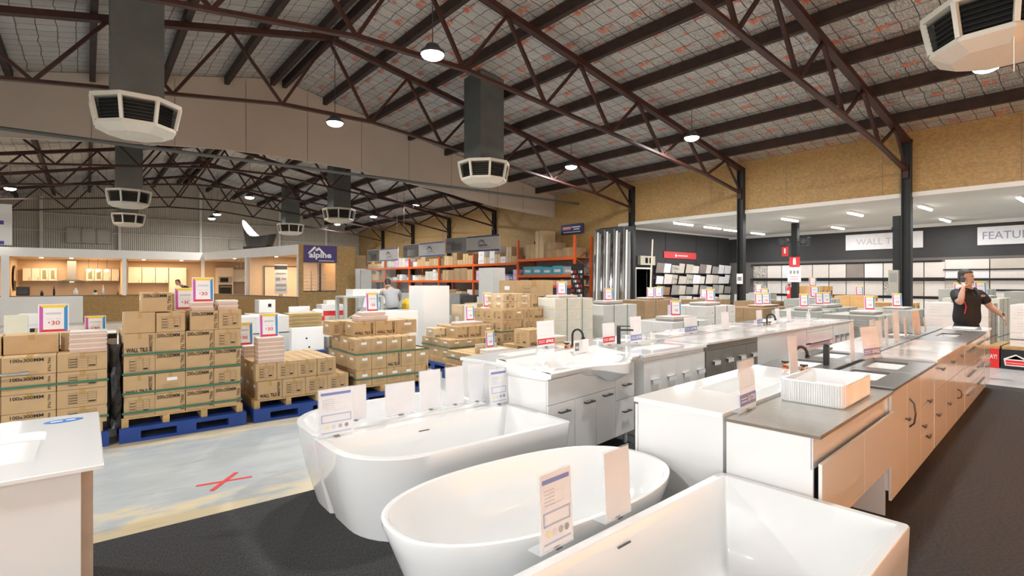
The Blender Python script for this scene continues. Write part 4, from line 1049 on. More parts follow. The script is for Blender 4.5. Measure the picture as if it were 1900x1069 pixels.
# C: low load
nC = 'the low carton pallet'
load(nC,1.56,6.70,Z0,4,3,1,.275,.34,.215,['ll','info','info','info'],side='label',seed=5)
load(nC+' upper half',1.54,6.72,Z0+.215,4,3,1,.24,.33,.215,['ll','info','info','info'][1:]+['info'],side='label',seed=6)
tile_stack('tall pink tile stack on the low carton load',1.57,6.72,Z0+.43,24,.29,.21,.0125)
sign('price sign reading 30 on the pink tile stack of the low carton load',1.60,6.78,Z0+.43+.30,R(2),.72,.68)
tile_stack('pink tile stack behind the low load, left',1.55,7.35,Z0+.43,12,.24,.2)
sign('price sign half hidden by the tall load',1.45,7.4,Z0+.43+.15,R(4),.74,.70)
# D: stepped load
nD = 'the stepped pallet'
load(nD,2.76,6.70,Z0,5,3,2,.217,.34,.215,['label','label','label','label','ll'],side='label',seed=7)
load(nD+' third step',2.80,7.02,Z0+.43,4,2,1,.225,.34,.205,['label'],side='label',seed=8)
load(nD+' third step front',2.76,6.74,Z0+.43,4,1,1,.225,.28,.20,['label'],side='info',seed=9)
load(nD+' fourth step',2.86,7.06,Z0+.635,3,1,1,.33,.30,.20,['ll','ll','label'],side='label',seed=10)
load(nD+' back left side',2.66,7.36,Z0+.635,2,1,1,.30,.32,.20,['info'],side='label',seed=11)
strap('green strap around the stepped load, upper',2.76,6.695,3.845,7.72,Z0+.43); strap('green strap around the stepped load, lower',2.76,6.695,3.845,7.72,Z0+.10)
tile_stack('wide pink tile stack on the stepped load',2.95,7.08,Z0+.838,6,.44,.24); tile_stack('narrow pink tile stack holding the sign on the stepped load',3.02,7.12,Z0+.838+.075,4,.36,.2)
sign('price sign on top of the stepped carton load',3.12,7.2,Z0+.838+.125,R(4),.66,.66)
# E: opened low load right of the gap
nE = 'the low opened pallet right of the gap'
load(nE,4.80,6.70,Z0,4,3,1,.27,.34,.22,['label','label','label','ll'],side='label',m0=CARD,seed=12)
tile_stack('pale tile stack on the low opened pallet',4.98,6.80,Z0+.22,6,.42,.22,.013,PALET)
sign('price sign on the low opened pallet',5.08,6.98,Z0+.22+.09,R(3),.62,.66)
carton(.42,.05,.15,None,CARD_L,4.94,7.06,Z0+.22,'upright carton flap behind the pale tiles on the low opened pallet','single cartons right of the gap',tape=False)
strap('green strap around the low opened pallet',4.80,6.695,5.88,7.72,Z0+.10)
nE2 = 'the pallet behind the bulging vanity'
load(nE2,6.06,6.80,Z0,3,3,1,.35,.33,.24,['ll','info','ll'],side='info',seed=13)
carton(.42,.42,.31,'ll',CARD,5.98,6.95,Z0+.24,'square carton reading WALL TILE behind the bulging vanity','single cartons right of the gap',side='info')
nG = 'the opened pallet by the white cabinet'
load(nG,5.06,8.05,Z0,4,3,2,.27,.34,.17,['ll','label','label','label'],side='label',m0=CARD,seed=14)
load(nG+' upper part',5.30,8.2,Z0+.34,3,2,1,.28,.36,.22,['ll','ll','label'],side='label',seed=15)
carton(.30,.30,.18,'ll',CARD_L,5.02,8.55,Z0+.34,'open carton on the left of the opened pallet','single cartons right of the gap')
tile_stack('flat pink tile stack on the opened pallet',5.42,8.32,Z0+.56,5,.55,.26,.013,PINKT)
sign('price sign on the opened pallet beside the tall white cabinet',5.72,8.52,Z0+.56+.07,R(2),.68,.7)
strap('green strap around the opened pallet',5.06,8.045,6.14,9.07,Z0+.20)
nF = 'the tallest brown pallet on the right'
load(nF,6.24,8.05,Z0,4,3,4,.272,.34,.212,['info','ll','info','label'],side='info',seed=16)
load(nF+' top cartons',6.42,8.25,Z0+.848,2,2,2,.36,.32,.15,['wide','label'],side='label',m0=CARD_L,seed=17)
carton(.16,.3,.28,'ll',CARD,7.15,8.2,Z0+.848,'narrow upright carton at the right end of the tallest brown pallet','single cartons right of the gap')
sign('price sign on the tallest brown pallet',6.30,8.75,Z0+.848+.02,R(2),.66,.72)
strap('green strap around the tallest brown pallet',6.24,8.045,7.33,9.07,Z0+.42)
o = MB().box(6.30,8.7,Z0+.848,6.5,8.85,Z0+.868).build('sign_foot', WPAP); tag(o,'small white foot of the sign on the tallest brown pallet','sign foot')
tile_stack('white topped beige tile stack right of the square carton',6.55,7.15,Z0+.24,9,.55,.30,.014,BEIGET)
sign('price sign above the beige tiles behind the curved tap',6.72,7.35,Z0+.24+.13,R(3),.66,.75)

# white cabinets behind the cartons
def plain_cab(label, x, y, w, d, h, rz=0, m0=W_CAB):
    t = thing('tall_cabinet', label, 'cabinet', (x,y,0), rz, 'plain white cabinets among the cartons')
    MB().box(0,0,.02,w,d,h).build('carcass', m0, t, .003)
    MB().box(.004,-.018,.03,w-.004,-.002,h-.004).build('door', m0, t, .002)
    MB().box(.02,.02,0,w-.02,d-.02,.02).build('plinth', m0, t); return t
plain_cab('tall plain white cabinet standing behind the cartons, centre of the photo',5.62,10.0,.64,.66,1.54)
c_ = plain_cab('lower wide white cabinet left of the tall white one',4.25,9.3,.84,.66,1.06)
plain_cab('tall narrow grey-white cabinet in front of the orange racking',8.9,11.9,.42,.7,2.02,m0=mat('grey_white_panel',(.62,.62,.59),.5))
# large carton with printed drawing on a blue rack arm
carton(1.35,.62,.62,'wide',CARD,8.4,10.35,1.04,'large carton with white stickers lying on a rack above the taps','large cartons near the racking',side='label')
t = thing('tap_rack','blue topped tap display rack under the large carton','rack',(8.35,10.2,0),0,None)
MB().box(0,-.02,.94,1.45,.8,1.035).build('top_shelf', mat('slate_blue',(.14,.18,.28),.5), t)
for x in (.02,1.38):
    for y in (.0,.74): MB().box(x,y,0,x+.05,y+.05,.94).build('post', DGREY, t)
MB().box(0,.3,.40,1.45,.8,.44).build('shelf', DGREY, t)
carton(1.0,.5,.62,'wide',CARD,7.0,10.0,.502,'large printed carton beside the 1000 dollar notice','large cartons near the racking',side='label')
carton(1.0,.5,.50,None,CARD_L,7.0,10.05,.0,'pale carton under the large printed carton','large cartons near the racking')
t = thing('notice','white notice reading $1000 on the large carton','notice',(6.62,9.945,.60),0,None)
m = MB().use(WPAP).box(0,0,0,.36,.006,.52).use(RED).text('$1000',(.06,-.002,.27),(1,0,0),(0,0,1),.24,.07,.01).use(GREYTX)
for k in range(3): m.rect((.08,-.002,.10+.05*k),(1,0,0),(0,0,1),.2,.01)
m.rect((.08,-.002,.42),(1,0,0),(0,0,1),.2,.012); m.build('notice_sheet', WPAP, t)
carton(.4,.45,1.1,'label',CARD_L,6.58,9.96,.0,'carton behind the white notice','large cartons near the racking')

# ================================================================ WHITE AND STONE TILE PALLETS
BM = {}
def tbox(w,d,h,mk,x,y,z,label,group,rz=0):
    key = (w,d,h,mk)
    if key not in BM:
        t = thing('tile_box','x','tile box',(x,y,z),rz,group)
        mats_ = {'white':mat('white_carton',(.72,.71,.68),.5,var=(5,.08)),'cream':mat('cream_carton',(.74,.72,.62),.5,var=(5,.08)),'brown':CARD_D,'grey':mat('grey_green_carton',(.46,.475,.44),.5,var=(5,.12)),'orange':CARD_O,'red':mat('red_white_carton',(.72,.71,.69),.5),'rib':mat('ribbed_white_tile',(.66,.66,.64),.4)}
        MB().box(.002,.002,0,w-.002,d-.002,h-.002).build('box', mats_[mk], t, .003)
        m = MB()
        if mk == 'red': m.use(RED).rect((.002,0,.01),(1,0,0),(0,0,1),w-.004,h*.8).rect((0,d-.002,.01),(0,-1,0),(0,0,1),d-.004,h*.8); m.use(INK)
        if mk in ('white','cream','grey'):
            m.use(GREYTX)
            for k in range(3): m.rect((w*.15,0,h*(.25+.2*k)),(1,0,0),(0,0,1),w*(.3 if k else .5),.012)
            if mk != 'cream': m.use(INK_G).rect((w*.6,0,h*.35),(1,0,0),(0,0,1),w*.14,h*.06)
            for k in range(3): m.use(GREYTX).rect((0,d*.8,h*(.25+.2*k)),(0,-1,0),(0,0,1),d*.4,.012)
        if mk == 'rib':
            m.use(mat('rib_shadow_line',(.42,.42,.40),.6))
            n = int(w/.03)
            for k in range(1,n): m.rect((w*k/n,0,.01),(1,0,0),(0,0,1),.003,h-.02)
            n = int(d/.03)
            for k in range(1,n): m.rect((0,d*k/n,.01),(0,-1,0),(0,0,1),.003,h-.02)
        if mk == 'orange': m.use(RED).rect((0,0,.01),(1,0,0),(0,0,1),w,.025); m.use(INK).rect((w*.6,-.001,h*.45),(1,0,0),(0,0,1),w*.18,h*.3)
        if mk == 'brown': 
            m.use(INK_G)
            for k in range(3): m.rect((w*.2,0,h*(.3+.15*k)),(1,0,0),(0,0,1),w*.6,.01)
        if m.v: m.build('printing', GREYTX, t)
        t['label'] = label; BM[key] = t; return t
    return dup(BM[key],(x,y,z),rz,label,group)
def tstack(name, x, y, nx, ny, nz, w, d, h, mk, rz=0, z=.13, pal=True, straps=True, cap=None, bluep=False):
    if x > 12 and nz > 3: h *= nz/(nz//2); nz = nz//2
    """a pallet load of tile boxes; x,y is the front left corner"""
    c, s = math.cos(rz), math.sin(rz); P = lambda a,b,zz=0: (x+a*c-b*s, y+a*s+b*c, zz)
    if pal:
        t = thing('timber_pallet','pallet under '+name,'pallet',P(0,0),rz,'pallets under the tile boxes'); L,W = nx*w, ny*d
        q = BLUEP if bluep else TIMBER
        MB().box(0,0,.10,L,W,.13).box(0,0,0,L,.09,.02).box(0,W-.09,0,L,W,.02).build('deck_board', q, t)
        for i in range(3): MB().box((L-.1)*i/2,0,.02,(L-.1)*i/2+.1,W,.10).build('bearer', q, t)
    for k in range(nz):
        for j in range(ny):
            for i in range(nx):
                if j > 0 and k < nz-1 and i > 0: continue
                lb = 'box %s up, %s across, %s, in %s'%(ORD[k],ORD[i],'front' if j == 0 else 'rear',name.replace('the ','',1))
                tbox(w,d,h,mk,*P(i*w,j*d,z+k*h),uniq(lb),'tile boxes on the showroom pallets',rz)
    if straps:
        m = MB(); L,W,zt = nx*w,ny*d,z+nz*h
        for a in ((.3*L,),( .7*L,)): 
            m.box(a[0],-.004,z,a[0]+.014,-.001,zt).box(a[0],-.004,zt,a[0]+.014,W,zt+.002)
        m.box(-.004,-.004,z+h*.5,L+.004,-.001,z+h*.5+.014).box(-.004,-.004,z+h*.5,-.001,W,z+h*.5+.014)
        m.xf(Matrix.Translation((x,y,0)) @ Matrix.Rotation(rz,4,'Z')); tag(m.build('pallet_strap', STRAP if mk != 'white' else DGREY), 'straps around '+name, 'strap', 'plastic straps around pallet loads')
    zt = z+nz*h
    if cap: 
        n_, cm, cs = cap
        tile_stack('loose sample tiles on '+name, *P(nx*w*.25,ny*d*.2,zt+.003), n_, nx*w*.5, .4, .014, cm, rz, group='loose sample tiles on the showroom pallets')
        zt += n_*.014
    return zt
sg = 0
ST = [ # name, x,y,nx,ny,nz,w,d,h,kind,rz,cap
 ('the cream stack behind the red cartons',7.50,7.9,3,2,5,.38,.45,.23,'cream',0,(4,BEIGET,1)),
 ('the red banded cartons behind the bulging vanity',6.62,6.15,3,1,2,.36,.40,.18,'red',0,None),
 ('the red banded cartons, upper white tier',6.62,6.15,0,0,0,.36,.40,.18,'white',0,None),
 ('the ribbed white stack left of the black column',9.1,8.0,3,2,3,.40,.45,.32,'rib',0,(6,TAUPE,1)),
 ('the low white stack behind the second row',8.3,5.65,3,2,3,.40,.45,.25,'rib',0,(6,GREYT,1)),
 ('the brown stack left of the middle column',12.2,9.2,4,2,4,.42,.5,.24,'brown',0,(5,GREYT,1)),
 ('the white boxes in front of the middle column',10.4,6.25,3,2,4,.42,.48,.24,'white',0,(5,GREYT,1)),
 ('the brown stack right of the middle column',15.0,7.1,3,2,4,.42,.5,.23,'brown',0,(3,GREYT,1)),
 ('the wood look stack beside the middle column',12.9,6.2,4,2,3,.42,.5,.28,'brown',0,(4,BROWNT,1)),
 ('the long pale stack behind the second row end',13.7,5.05,4,2,3,.48,.5,.28,'grey',0,(6,GREYT,1)),
 ('the grey green boxes near the far orange cartons',15.7,5.95,3,2,4,.45,.5,.25,'grey',0,(3,GREYT,1)),
 ('the orange cartons near the tile wall, left load',20.7,7.9,3,2,4,.40,.5,.33,'orange',0,None),
 ('the orange cartons near the tile wall, right load',20.9,6.5,3,2,3,.40,.5,.33,'orange',0,None),
 ('the small orange load left of the nearest column',17.6,4.4,2,2,3,.42,.5,.30,'orange',0,None),
 ('the strapped grey boxes in front of the nearest column',11.75,3.45,3,2,3,.42,.5,.28,'grey',0,(5,GREYT,1)),
 ('the strapped grey boxes left of the nearest column',12.35,4.75,2,2,3,.50,.5,.28,'grey',0,(6,GREYT,1)),
 ('the grey boxes just behind the island end',13.3,3.32,3,2,3,.42,.5,.30,'grey',0,(3,GREYT,1)),
 ('the white boxes to the right of the man',13.5,2.15,3,2,3,.30,.5,.26,'white',0,(8,GREYT,1)),
 ('the white boxes at the right edge of the photo',13.5,.85,3,2,3,.34,.5,.26,'white',0,None),
 ('the pale stack behind the man',15.6,2.3,3,2,4,.45,.5,.28,'cream',0,(4,GREYT,1)),
 ('the tall grey stack far behind the man',18.2,1.6,3,2,5,.45,.5,.25,'grey',0,None),
 ('the low grey stack far right of the man',18.5,3.0,3,2,4,.45,.5,.25,'grey',0,(4,BLACKT,1)),
 ('the stack below the grey tile samples',19.5,9.5,3,2,4,.45,.5,.25,'grey',0,(4,GREYT,1)),
 ('the stack in front of the sloping tile boards',17.6,10.6,4,2,3,.45,.5,.27,'brown',0,(4,GREYT,1)),
]
tops = {}
for nm,x,y,nx,ny,nz,w_,d_,h_,mk,rz,cap in ST:
    if nx == 0: continue
    tops[nm] = (x,y,nx*w_,ny*d_,tstack(nm,x,y,nx,ny,nz,w_,d_,h_,mk,rz,cap=cap,pal=not('right of the man' in nm or 'right edge' in nm),bluep='orange' in nm,z=.42 if ('right of the man' in nm or 'right edge' in nm) else .13))
# ================================================================ ORANGE RACKING
def upright(label, x, y, h, depth=1.02):
    t = thing('rack_upright', label, 'rack frame', (x,y,0), 0, 'orange racking frames')
    for dx in (0,depth-.08): MB().box(dx,-.045,0,dx+.08,.045,h).build('post', ORANGE, t)
    m = MB(); z = .3; k = 0
    while z < h-.5: m.beam((.06,0,z if k%2 else z+.45),(depth-.04,0,z+.45 if k%2 else z),.03,.02); z += .45; k += 1
    m.build('bracing', ORANGE, t); return t
RY = [14.62,18.12,21.6,24.9,28.3,31.6,34.8]
for i,y in enumerate(RY): upright('orange rack upright, %s from the metal trims'%ORD[i],14.9,y,3.45 if i < 2 else 2.95)
RBZ = [(2.55,1.85,1.42)]+[(2.42,1.62,.55)]*5
for i in range(6):
    for k,z in enumerate(RBZ[i]):
        t = thing('rack_shelf','orange rack shelf, bay %d from the metal trims, %s level down'%(i+1,ORD[k]),'rack shelf',(14.9,RY[i],z),0,'orange racking shelves')
        L = RY[i+1]-RY[i]
        MB().box(-.01,.046,-.06,.04,L-.046,.05).build('front_beam', ORANGE, t); MB().box(.98,.046,-.06,1.03,L-.046,.05).build('rear_beam', ORANGE, t); MB().box(.04,.05,.02,.98,L-.05,.045).build('deck', W_MATT if k else TIMBER, t)
rnd = random.Random(11); nn = 0
SB = {}
def sbox(x,y,z,w,d,h,mk,label):
    key = (round(w,2),round(d,2),round(h,2),mk)
    if key not in SB:
        t = thing('storage_box',label,'box',(x,y,z),0,'boxes stored on the orange racking')
        mm = {'b':CARD,'d':CARD_D,'p':CARD_L,'w':W_MATT,'g':GREYT,'t':TEAL,'k':PINKP,'y':CARD_O,'c':mat('cream_carton2',(.66,.62,.50),.6)}[mk]
        MB().box(0,0,0,d,w,h).build('box', mm, t, .004)
        m = MB().use(TAPE if mk in 'bdp' else GREYTX).box(-.002,w*.44,.0,-.0005,w*.56,h) if mk in 'bdpy' else MB().use(GREYTX).box(-.002,w*.2,h*.3,-.0005,w*.8,h*.6)
        m.build('tape_strip' if mk in 'bdpy' else 'print_block', TAPE, t)
        SB[key] = t; return t
    return dup(SB[key],(x,y,z),0,label,'boxes stored on the orange racking')
cn = {'b':'brown','d':'dark brown','p':'pale brown','w':'white','g':'grey','t':'teal','k':'pink','y':'orange brown','c':'cream'}
def fill(bay, lvl, kinds, hs, ws, y0=None, y1=None, stackp=.4):
    z = RBZ[bay][lvl]+.05; y = (y0 or RY[bay]+.08); yend = y1 or RY[bay+1]-.1; i = 0
    while True:
        w = rnd.choice(ws)
        if y+w > yend: break
        h = rnd.choice(hs); mk = rnd.choice(kinds); d = .72
        sbox(14.96,y,z,w,d,h,mk,uniq('%s box on the orange racking, bay %d, %s shelf, %s along'%(cn[mk],bay+1,('top','middle','low')[lvl],ORD[i])))
        if rnd.random() < stackp:
            h2 = rnd.choice(hs); sbox(14.97,y+.01,z+h+.002,w-.02 if w > .3 else w,d,h2,mk,uniq('upper %s box on the orange racking, bay %d, %s shelf, %s along'%(cn[mk],bay+1,('top','middle','low')[lvl],ORD[i])))
        y += w+.02; i += 1
fill(0,0,'bd',(.32,.38),(.52,.6),y1=16.5,stackp=.5); fill(0,0,'bdp',(.45,.55,.62),(.62,.5),y0=16.5,stackp=.8); fill(0,1,'gt',(.32,.36),(.6,.5),stackp=0); fill(0,2,'y',(.22,.2),(.22,.26),stackp=0)
fill(1,0,'bpw',(.3,.42),(.4,.32,.5)); fill(1,1,'twk',(.2,.28),(.24,.3)); fill(2,0,'bdp',(.3,.45,.25),(.4,.5)); fill(2,1,'bd',(.55,.62),(.5,.6),stackp=0)
fill(3,0,'bpc',(.28,.4),(.4,.5)); fill(3,1,'wcp',(.2,.3),(.3,.4)); fill(4,0,'kwc',(.2,.35),(.5,.4)); fill(4,1,'wg',(.2,.16),(.35,.5)); fill(5,0,'pcb',(.3,.35),(.4,.5)); fill(5,1,'bpd',(.3,.42),(.5,.4))
fill(1,2,'bdpw',(.5,.4,.3),(.5,.6),stackp=0); fill(2,2,'bdpw',(.5,.6),(.5,.6),stackp=0); fill(3,2,'gwd',(.4,.3),(.5,.6),stackp=0)
# dark display of small tools at the rack end with red items
t = thing('tool_display','dark pegboard of small red and white packs at the end of the racking','display',(14.7,13.95,0),0,None)
MB().box(0,0,0,.06,.62,2.3).build('pegboard', BLACKT, t); m = MB()
for i in range(6):
    for j in range(9):
        m.use((mat('dull_red',(.35,.03,.03),.5),W_MATT,BLACKT,mat('dull_red',(.35,.03,.03),.5),GREYM)[(i*3+j*2)%5]).box(-.03,.04+.1*i,.5+.18*j,0,.10+.1*i,.60+.18*j)
o = m.build('hanging_packs', RED, t); o['kind'] = 'stuff'
# ---------------------------------------------------------------- leaning metal trims
TM = []
for i in range(15):
    y = 13.62-.115*i; h = 3.55-.07*(i%4); mt = (SILVER,CHROME,GREYM,mat('white_trim',(.75,.75,.74),.35))[(i*7)%4]
    o = MB().beam((14.75+.02*(i%3),y-.16,.02),(15.12,y+.05,h),.075 if i%2 else .09,.03,(1,0,0)).build('metal_trim', mt)
    tag(o,'long %s trim strip leaning in the rack beside the black column, %s from the left'%(('silver','chrome','grey','white')[(i*7)%4],ORD[i]),'trim strip','metal trim strips leaning in a rack')
t = thing('trim_rack','black frame holding the leaning metal trims','rack',(15.0,11.9,0),0,None)
MB().box(.16,0,0,.2,1.85,3.6).build('back_panel', DARKWALL, t); MB().box(-.45,0,0,.16,.03,.6).box(-.45,1.82,0,.16,1.85,.6).box(-.47,0,.62,-.44,1.85,.66).build('rail', BLK_ST, t)
for i,(y,c,lb) in enumerate(((11.35,WOODV,'thin oak batten leaning right of the middle column'),(13.75,GREYM,'thin grey bar leaning left of the metal trims'))):
    o = MB().beam((14.6,y-.5,.02),(15.5,y,3.1),.045,.045).build('batten', c); tag(o,lb,'batten')
# wall sign with blue ground
def flatsign(name, label, cat, o, ux, w, h, parts, th=.02, hang=None, rest=None):
    """sign board; o bottom-left as read; ux reading direction"""
    ux = Vector(ux).normalized(); n = ux.cross(Vector((0,0,1)))
    t = thing(name, label, cat, o, 0, rest)
    m = MB(); p = [Vector((0,0,0)), ux*w, ux*w - n*th, -n*th]
    m.loft([[tuple(q) for q in p],[tuple(q+Vector((0,0,h))) for q in p]]); m.build('board', parts[0], t)
    for nm,mt,items in parts[1]:
        m = MB(); 
        for it in items:
            if it[0] == 'r': m.rect(ux*it[1]+Vector((0,0,it[2]))+n*.0055, ux,(0,0,1),it[3],it[4])
            if it[0] == 't': m.text(it[1], ux*it[2]+Vector((0,0,it[3]))+n*.006, ux,(0,0,1),it[4],it[5],it[6] if len(it) > 6 else .02)
            if it[0] == 'p': m.add([ux*a+Vector((0,0,b))+n*.004 for a,b in it[1]],[tuple(range(len(it[1])))])
        m.build(nm, mt, t)
    if hang:
        for a in (.1,w-.1): MB().cyl(ux*a+Vector((0,0,h)),ux*a+Vector((0,0,hang)),.006,6).build('hanging_wire', DGREY, t)
    return t
PINKTX = mat('pale_red_lettering',(.75,.35,.38),.5)
flatsign('wall_sign','dark blue sign high on the yellow board wall above the racking','sign',(15.93,16.4,3.62),(0,-1,0),1.3,.42,(mat('navy',(.02,.025,.12),.4),[('lettering',PINKTX,[('r',.1,.2,.5,.12)]),('small_print',WPAP,[('r',.65,.26,.5,.05),('r',.75,.17,.35,.05),('r',.15,.07,1.0,.03)])]))
# hanging banners
mtn = lambda x,z,s: [('p',[(x,z),(x+.28*s,z+.30*s),(x+.36*s,z+.22*s),(x+.30*s,z+.20*s),(x+.08*s,z)]),('p',[(x+.30*s,z+.14*s),(x+.46*s,z+.27*s),(x+.72*s,z),(x+.62*s,z),(x+.46*s,z+.16*s),(x+.38*s,z+.09*s)])]
BN = [((11.4,26.2),(11.6,23.1),'small bright banner with mountain logo, leftmost over the racking',WPAP,BLU2,2.62),((11.7,22.8),(11.85,19.3),'bright white banner with mountain logo and blue edges, middle one',WPAP,BLU2,2.72),((11.72,19.0),(12.2,15.9),'dull grey banner with mountain logo and navy edges, right one',mat('grey_banner',(.36,.34,.31),.5),mat('navy',(.02,.025,.12),.4),2.80)]
for (a,b,lb,g,bl,zz) in BN:
    ux = Vector((b[0]-a[0],b[1]-a[1],0)); L = ux.length; x0 = L*.42
    flatsign('hanging_banner',lb,'banner',(a[0],a[1],zz),ux,L,.62,(g,[('photo_panel',mat('photo_grey',(.18,.175,.165),.5),[('r',.02,.02,L*.40,.58)]),('photo_detail',mat('photo_white',(.62,.62,.60),.5),[('r',L*.12,.08,L*.2,.3),('r',.1,.35,.5,.12),('p',[(L*.2,.2),(L*.3,.5),(L*.36,.2)])]),('edge_band',bl,[('r',x0,0,L-x0,.06),('r',x0,.56,L-x0,.06)]),('logo',mat('logo_grey',(.06,.06,.10),.5),mtn(x0+.62,.30,.62)+[('r',x0+.72,.22,.45,.018),('r',x0+.62,.14,.7,.012)]+([('t','alpine',x0+.66,.17,.5,.14)] if zz > 2.75 else []))]),hang=roofz((a[0]+b[0])/2)-zz-.02,rest='hanging banners over the racking')
# ================================================================ SHOWROOM WALL OF TILES
n = 0
colsL = [TAUPE,PALET,WPAP,WPAP,BEIGET,PALET,PALET,GREYT,PALET,PALET,PALET,MOSAIC]
STN = {}
def wtile(y,z,w,h,m0,label):
    o = MB().box(24.02,y,z,24.045,y+w,z+h).build('tile_sample', m0); return tag(o,label,'tile sample','large tile samples on the far showroom wall')
nm_ = {TAUPE.name:'taupe',PALET.name:'pale',WPAP.name:'white',BEIGET.name:'beige',GREYT.name:'grey',MOSAIC.name:'veined',BLACKT.name:'black',BROWNT.name:'brown',PINKT.name:'pink'}
for c in range(11):
    y = 12.0-.64*c
    for r,(z,h) in enumerate(((1.77,.56),(1.08,.56),(.42,.56))):
        m0 = colsL[(c*5+r*3+4)%12]
        if c < 3 and r < 2 and c == 0: m0 = MOSAIC
        if r == 0 and c == 6: m0 = TAUPE
        elif m0 in (TAUPE,GREYT) : m0 = PALET
        wtile(y-.61,z,.61,h,m0,uniq('%s tile sample on the far wall, left section, %s column, %s row'%(nm_[m0.name],ORD[c],ORD[r])))
for c in range(6):
    y = 5.0-1.22*c
    for r,(z,h) in enumerate(((2.06,.34),(1.74,.28),(1.36,.30),(1.0,.30),(.55,.40))):
        m0 = (PALET,WPAP,BEIGET,PALET,PALET)[(c*2+r)%5]
        wtile(y-1.19,z,1.19,h,m0,uniq('%s tile sample on the far wall, right section, %s column, %s row'%(nm_[m0.name],ORD[c],ORD[r])))
for i,(z,y0,y1) in enumerate(((1.68,-2.2,12.1),(1.02,5.1,12.1),(.36,-2.2,12.1),(2.36,5.1,12.1),(2.03,-2.2,5.05),(1.32,-2.2,5.05),(.96,-2.2,5.05))):
    o = MB().box(23.90 if i in (0,6) else 23.96,y0,z,24.1,y1,z+(.06 if i in (0,6) else .035)).build('display_rail', BLK_ST); tag(o,'black display rail under the far wall tiles, %s listed from the top shelf'%ORD[i],'rail','black rails under the far wall tiles')
    o['label'] = ('thick black rail at eye height under the far wall tiles','black rail under the second tile row, left section','black rail near the floor of the far tile wall','black rail above the left section of the far wall tiles','thin black rail below the top right tiles','thin black rail below the third row of right tiles','thick black rail low on the right of the tile wall')[i]
# sloping sample boards on the back wall
pal_ = [WPAP,PALET,BEIGET,WPAP,GREYT,PALET,PALET,WPAP,TAUPE,BEIGET]
for c in range(11):
    x = 18.1+.53*c
    for r in range(5):
        z = 1.978-.46*r
        if c == 0 and r < 1: m0 = TAUPE
        else: m0 = pal_[(c*3+r*7+(c*r))%10]
        if (c,r) in ((1,2),(1,3),(1,4)): m0 = BROWNT
        if (c,r) in ((2,0),(2,1),(2,3),(2,4),(6,4),(4,1)): m0 = MOSAIC
        t = MB().box(0,-.02,0,(.48,.42,.48,.36)[(c+r)%4],0,(.42,.34,.40)[(c*2+r)%3]).build('tile_sample', m0); t.location = (x,13.12,z); t.rotation_euler = (R(8),R(3),R(-4))
        tag(t,uniq('%s tile on the sloping boards, %s column from the doorway, %s row'%(nm_[m0.name],ORD[c],ORD[r])),'tile sample','tile samples on the sloping boards')
for r in range(5):
    o = MB().box(18.05,13.02,1.955-.46*r,24.0,13.195,1.975-.46*r).build('display_rail', BLK_ST); tag(o,'black ledge under the sloping tile boards, %s from the top'%ORD[r],'rail','black ledges of the sloping boards')
flatsign('shop_sign','red sign with white lettering above the sloping tile boards','sign',(18.75,13.16,2.6),(1,0,0),2.4,.28,(mat('coral_red',(.80,.07,.08),.4),[('lettering',WPAP,[('r',.98,.10,.75,.05),('p',[(.80,.07),(.90,.07),(.95,.13),(.85,.2),(.77,.13)])])]))
flatsign('restroom_sign','cream restroom sign box with two black figures over the doorway','sign',(17.0,13.02,2.28),(1,0,0),.95,.36,(mat('cream_sign',(.55,.52,.42),.5),[('figure_panel',BLACKV,[('r',.30,.07,.17,.22),('r',.56,.07,.17,.22)]),('figures',WPAP,[('r',.36,.10,.04,.12),('r',.37,.235,.025,.025),('r',.33,.17,.10,.02),('r',.63,.10,.04,.12),('r',.64,.235,.025,.025),('p',[(.60,.12),(.69,.12),(.66,.2),(.63,.2)])])]),th=.15)
flatsign('department_sign','long white sign reading WALL TILES on the black wall','sign',(24.05,8.2,2.88),(0,-1,0),2.55,.62,(WPAP,[('lettering',mat('silver_lettering',(.52,.54,.60),.35),[('t','WALL TILES',.38,.19,1.75,.24,.0)])]))
flatsign('department_sign','white sign starting with FEATU cut by the right edge','sign',(24.05,4.12,2.88),(0,-1,0),2.55,.62,(WPAP,[('lettering',mat('slate_lettering',(.28,.30,.42),.35),[('t','FEATURE TILES',.14,.19,2.2,.26,.0)])]))
# interior column with signs, speakers, extinguisher
t = thing('steel_column','black column inside the showroom carrying fire signs','column',(20.0,8.45,0),0,'steel columns inside the showroom')
MB().box(-.10,-.10,0,.10,.10,3.75).build('shaft', BLK_ST, t)
for i,(dy,lb) in enumerate(((.36,'left black speaker on the fire sign column'),(-.36,'right black speaker on the fire sign column'))):
    s = thing('speaker',lb,'speaker',(19.9,8.45+dy,3.05),0,'black speakers on a column'); MB().box(-.12,-.14,-.14,.14,.14,.16).build('cabinet', BLACKT, s, .02); MB().lathe([(0,.0),(.09,.0),(.09,.01),(0,.01)],14).xf(Matrix.Translation((-.125,0,0)) @ Matrix.Rotation(R(90),4,'Y')).build('cone', DGREY, s); MB().beam((0,0,0),(0,-dy*.7,0),.03,.03).build('bracket', BLK_ST, s)
flatsign('fire_sign','red fire extinguisher sign on the showroom column','sign',(19.86,8.60,2.15),(0,-1,0),.36,.36,(RED,[('symbol',WPAP,[('r',.13,.08,.10,.20),('r',.14,.29,.08,.03)])]),th=.01)
flatsign('fire_sign','small red sign standing out from the showroom column','sign',(19.86,8.86,2.55),(0,-1,0),.22,.36,(RED,[('symbol',WPAP,[('r',.08,.1,.05,.18)])]),th=.01)
flatsign('notice','white notice with grey figures below the fire sign','notice',(19.86,8.66,1.60),(0,-1,0),.46,.54,(W_MATT,[('figures',GREYM,[('r',.08,.3,.07,.12),('r',.20,.3,.07,.12),('r',.32,.3,.07,.12)]),('lettering',PINKTX,[('r',.1,.18,.28,.03),('r',.1,.1,.28,.03)])]),th=.01)
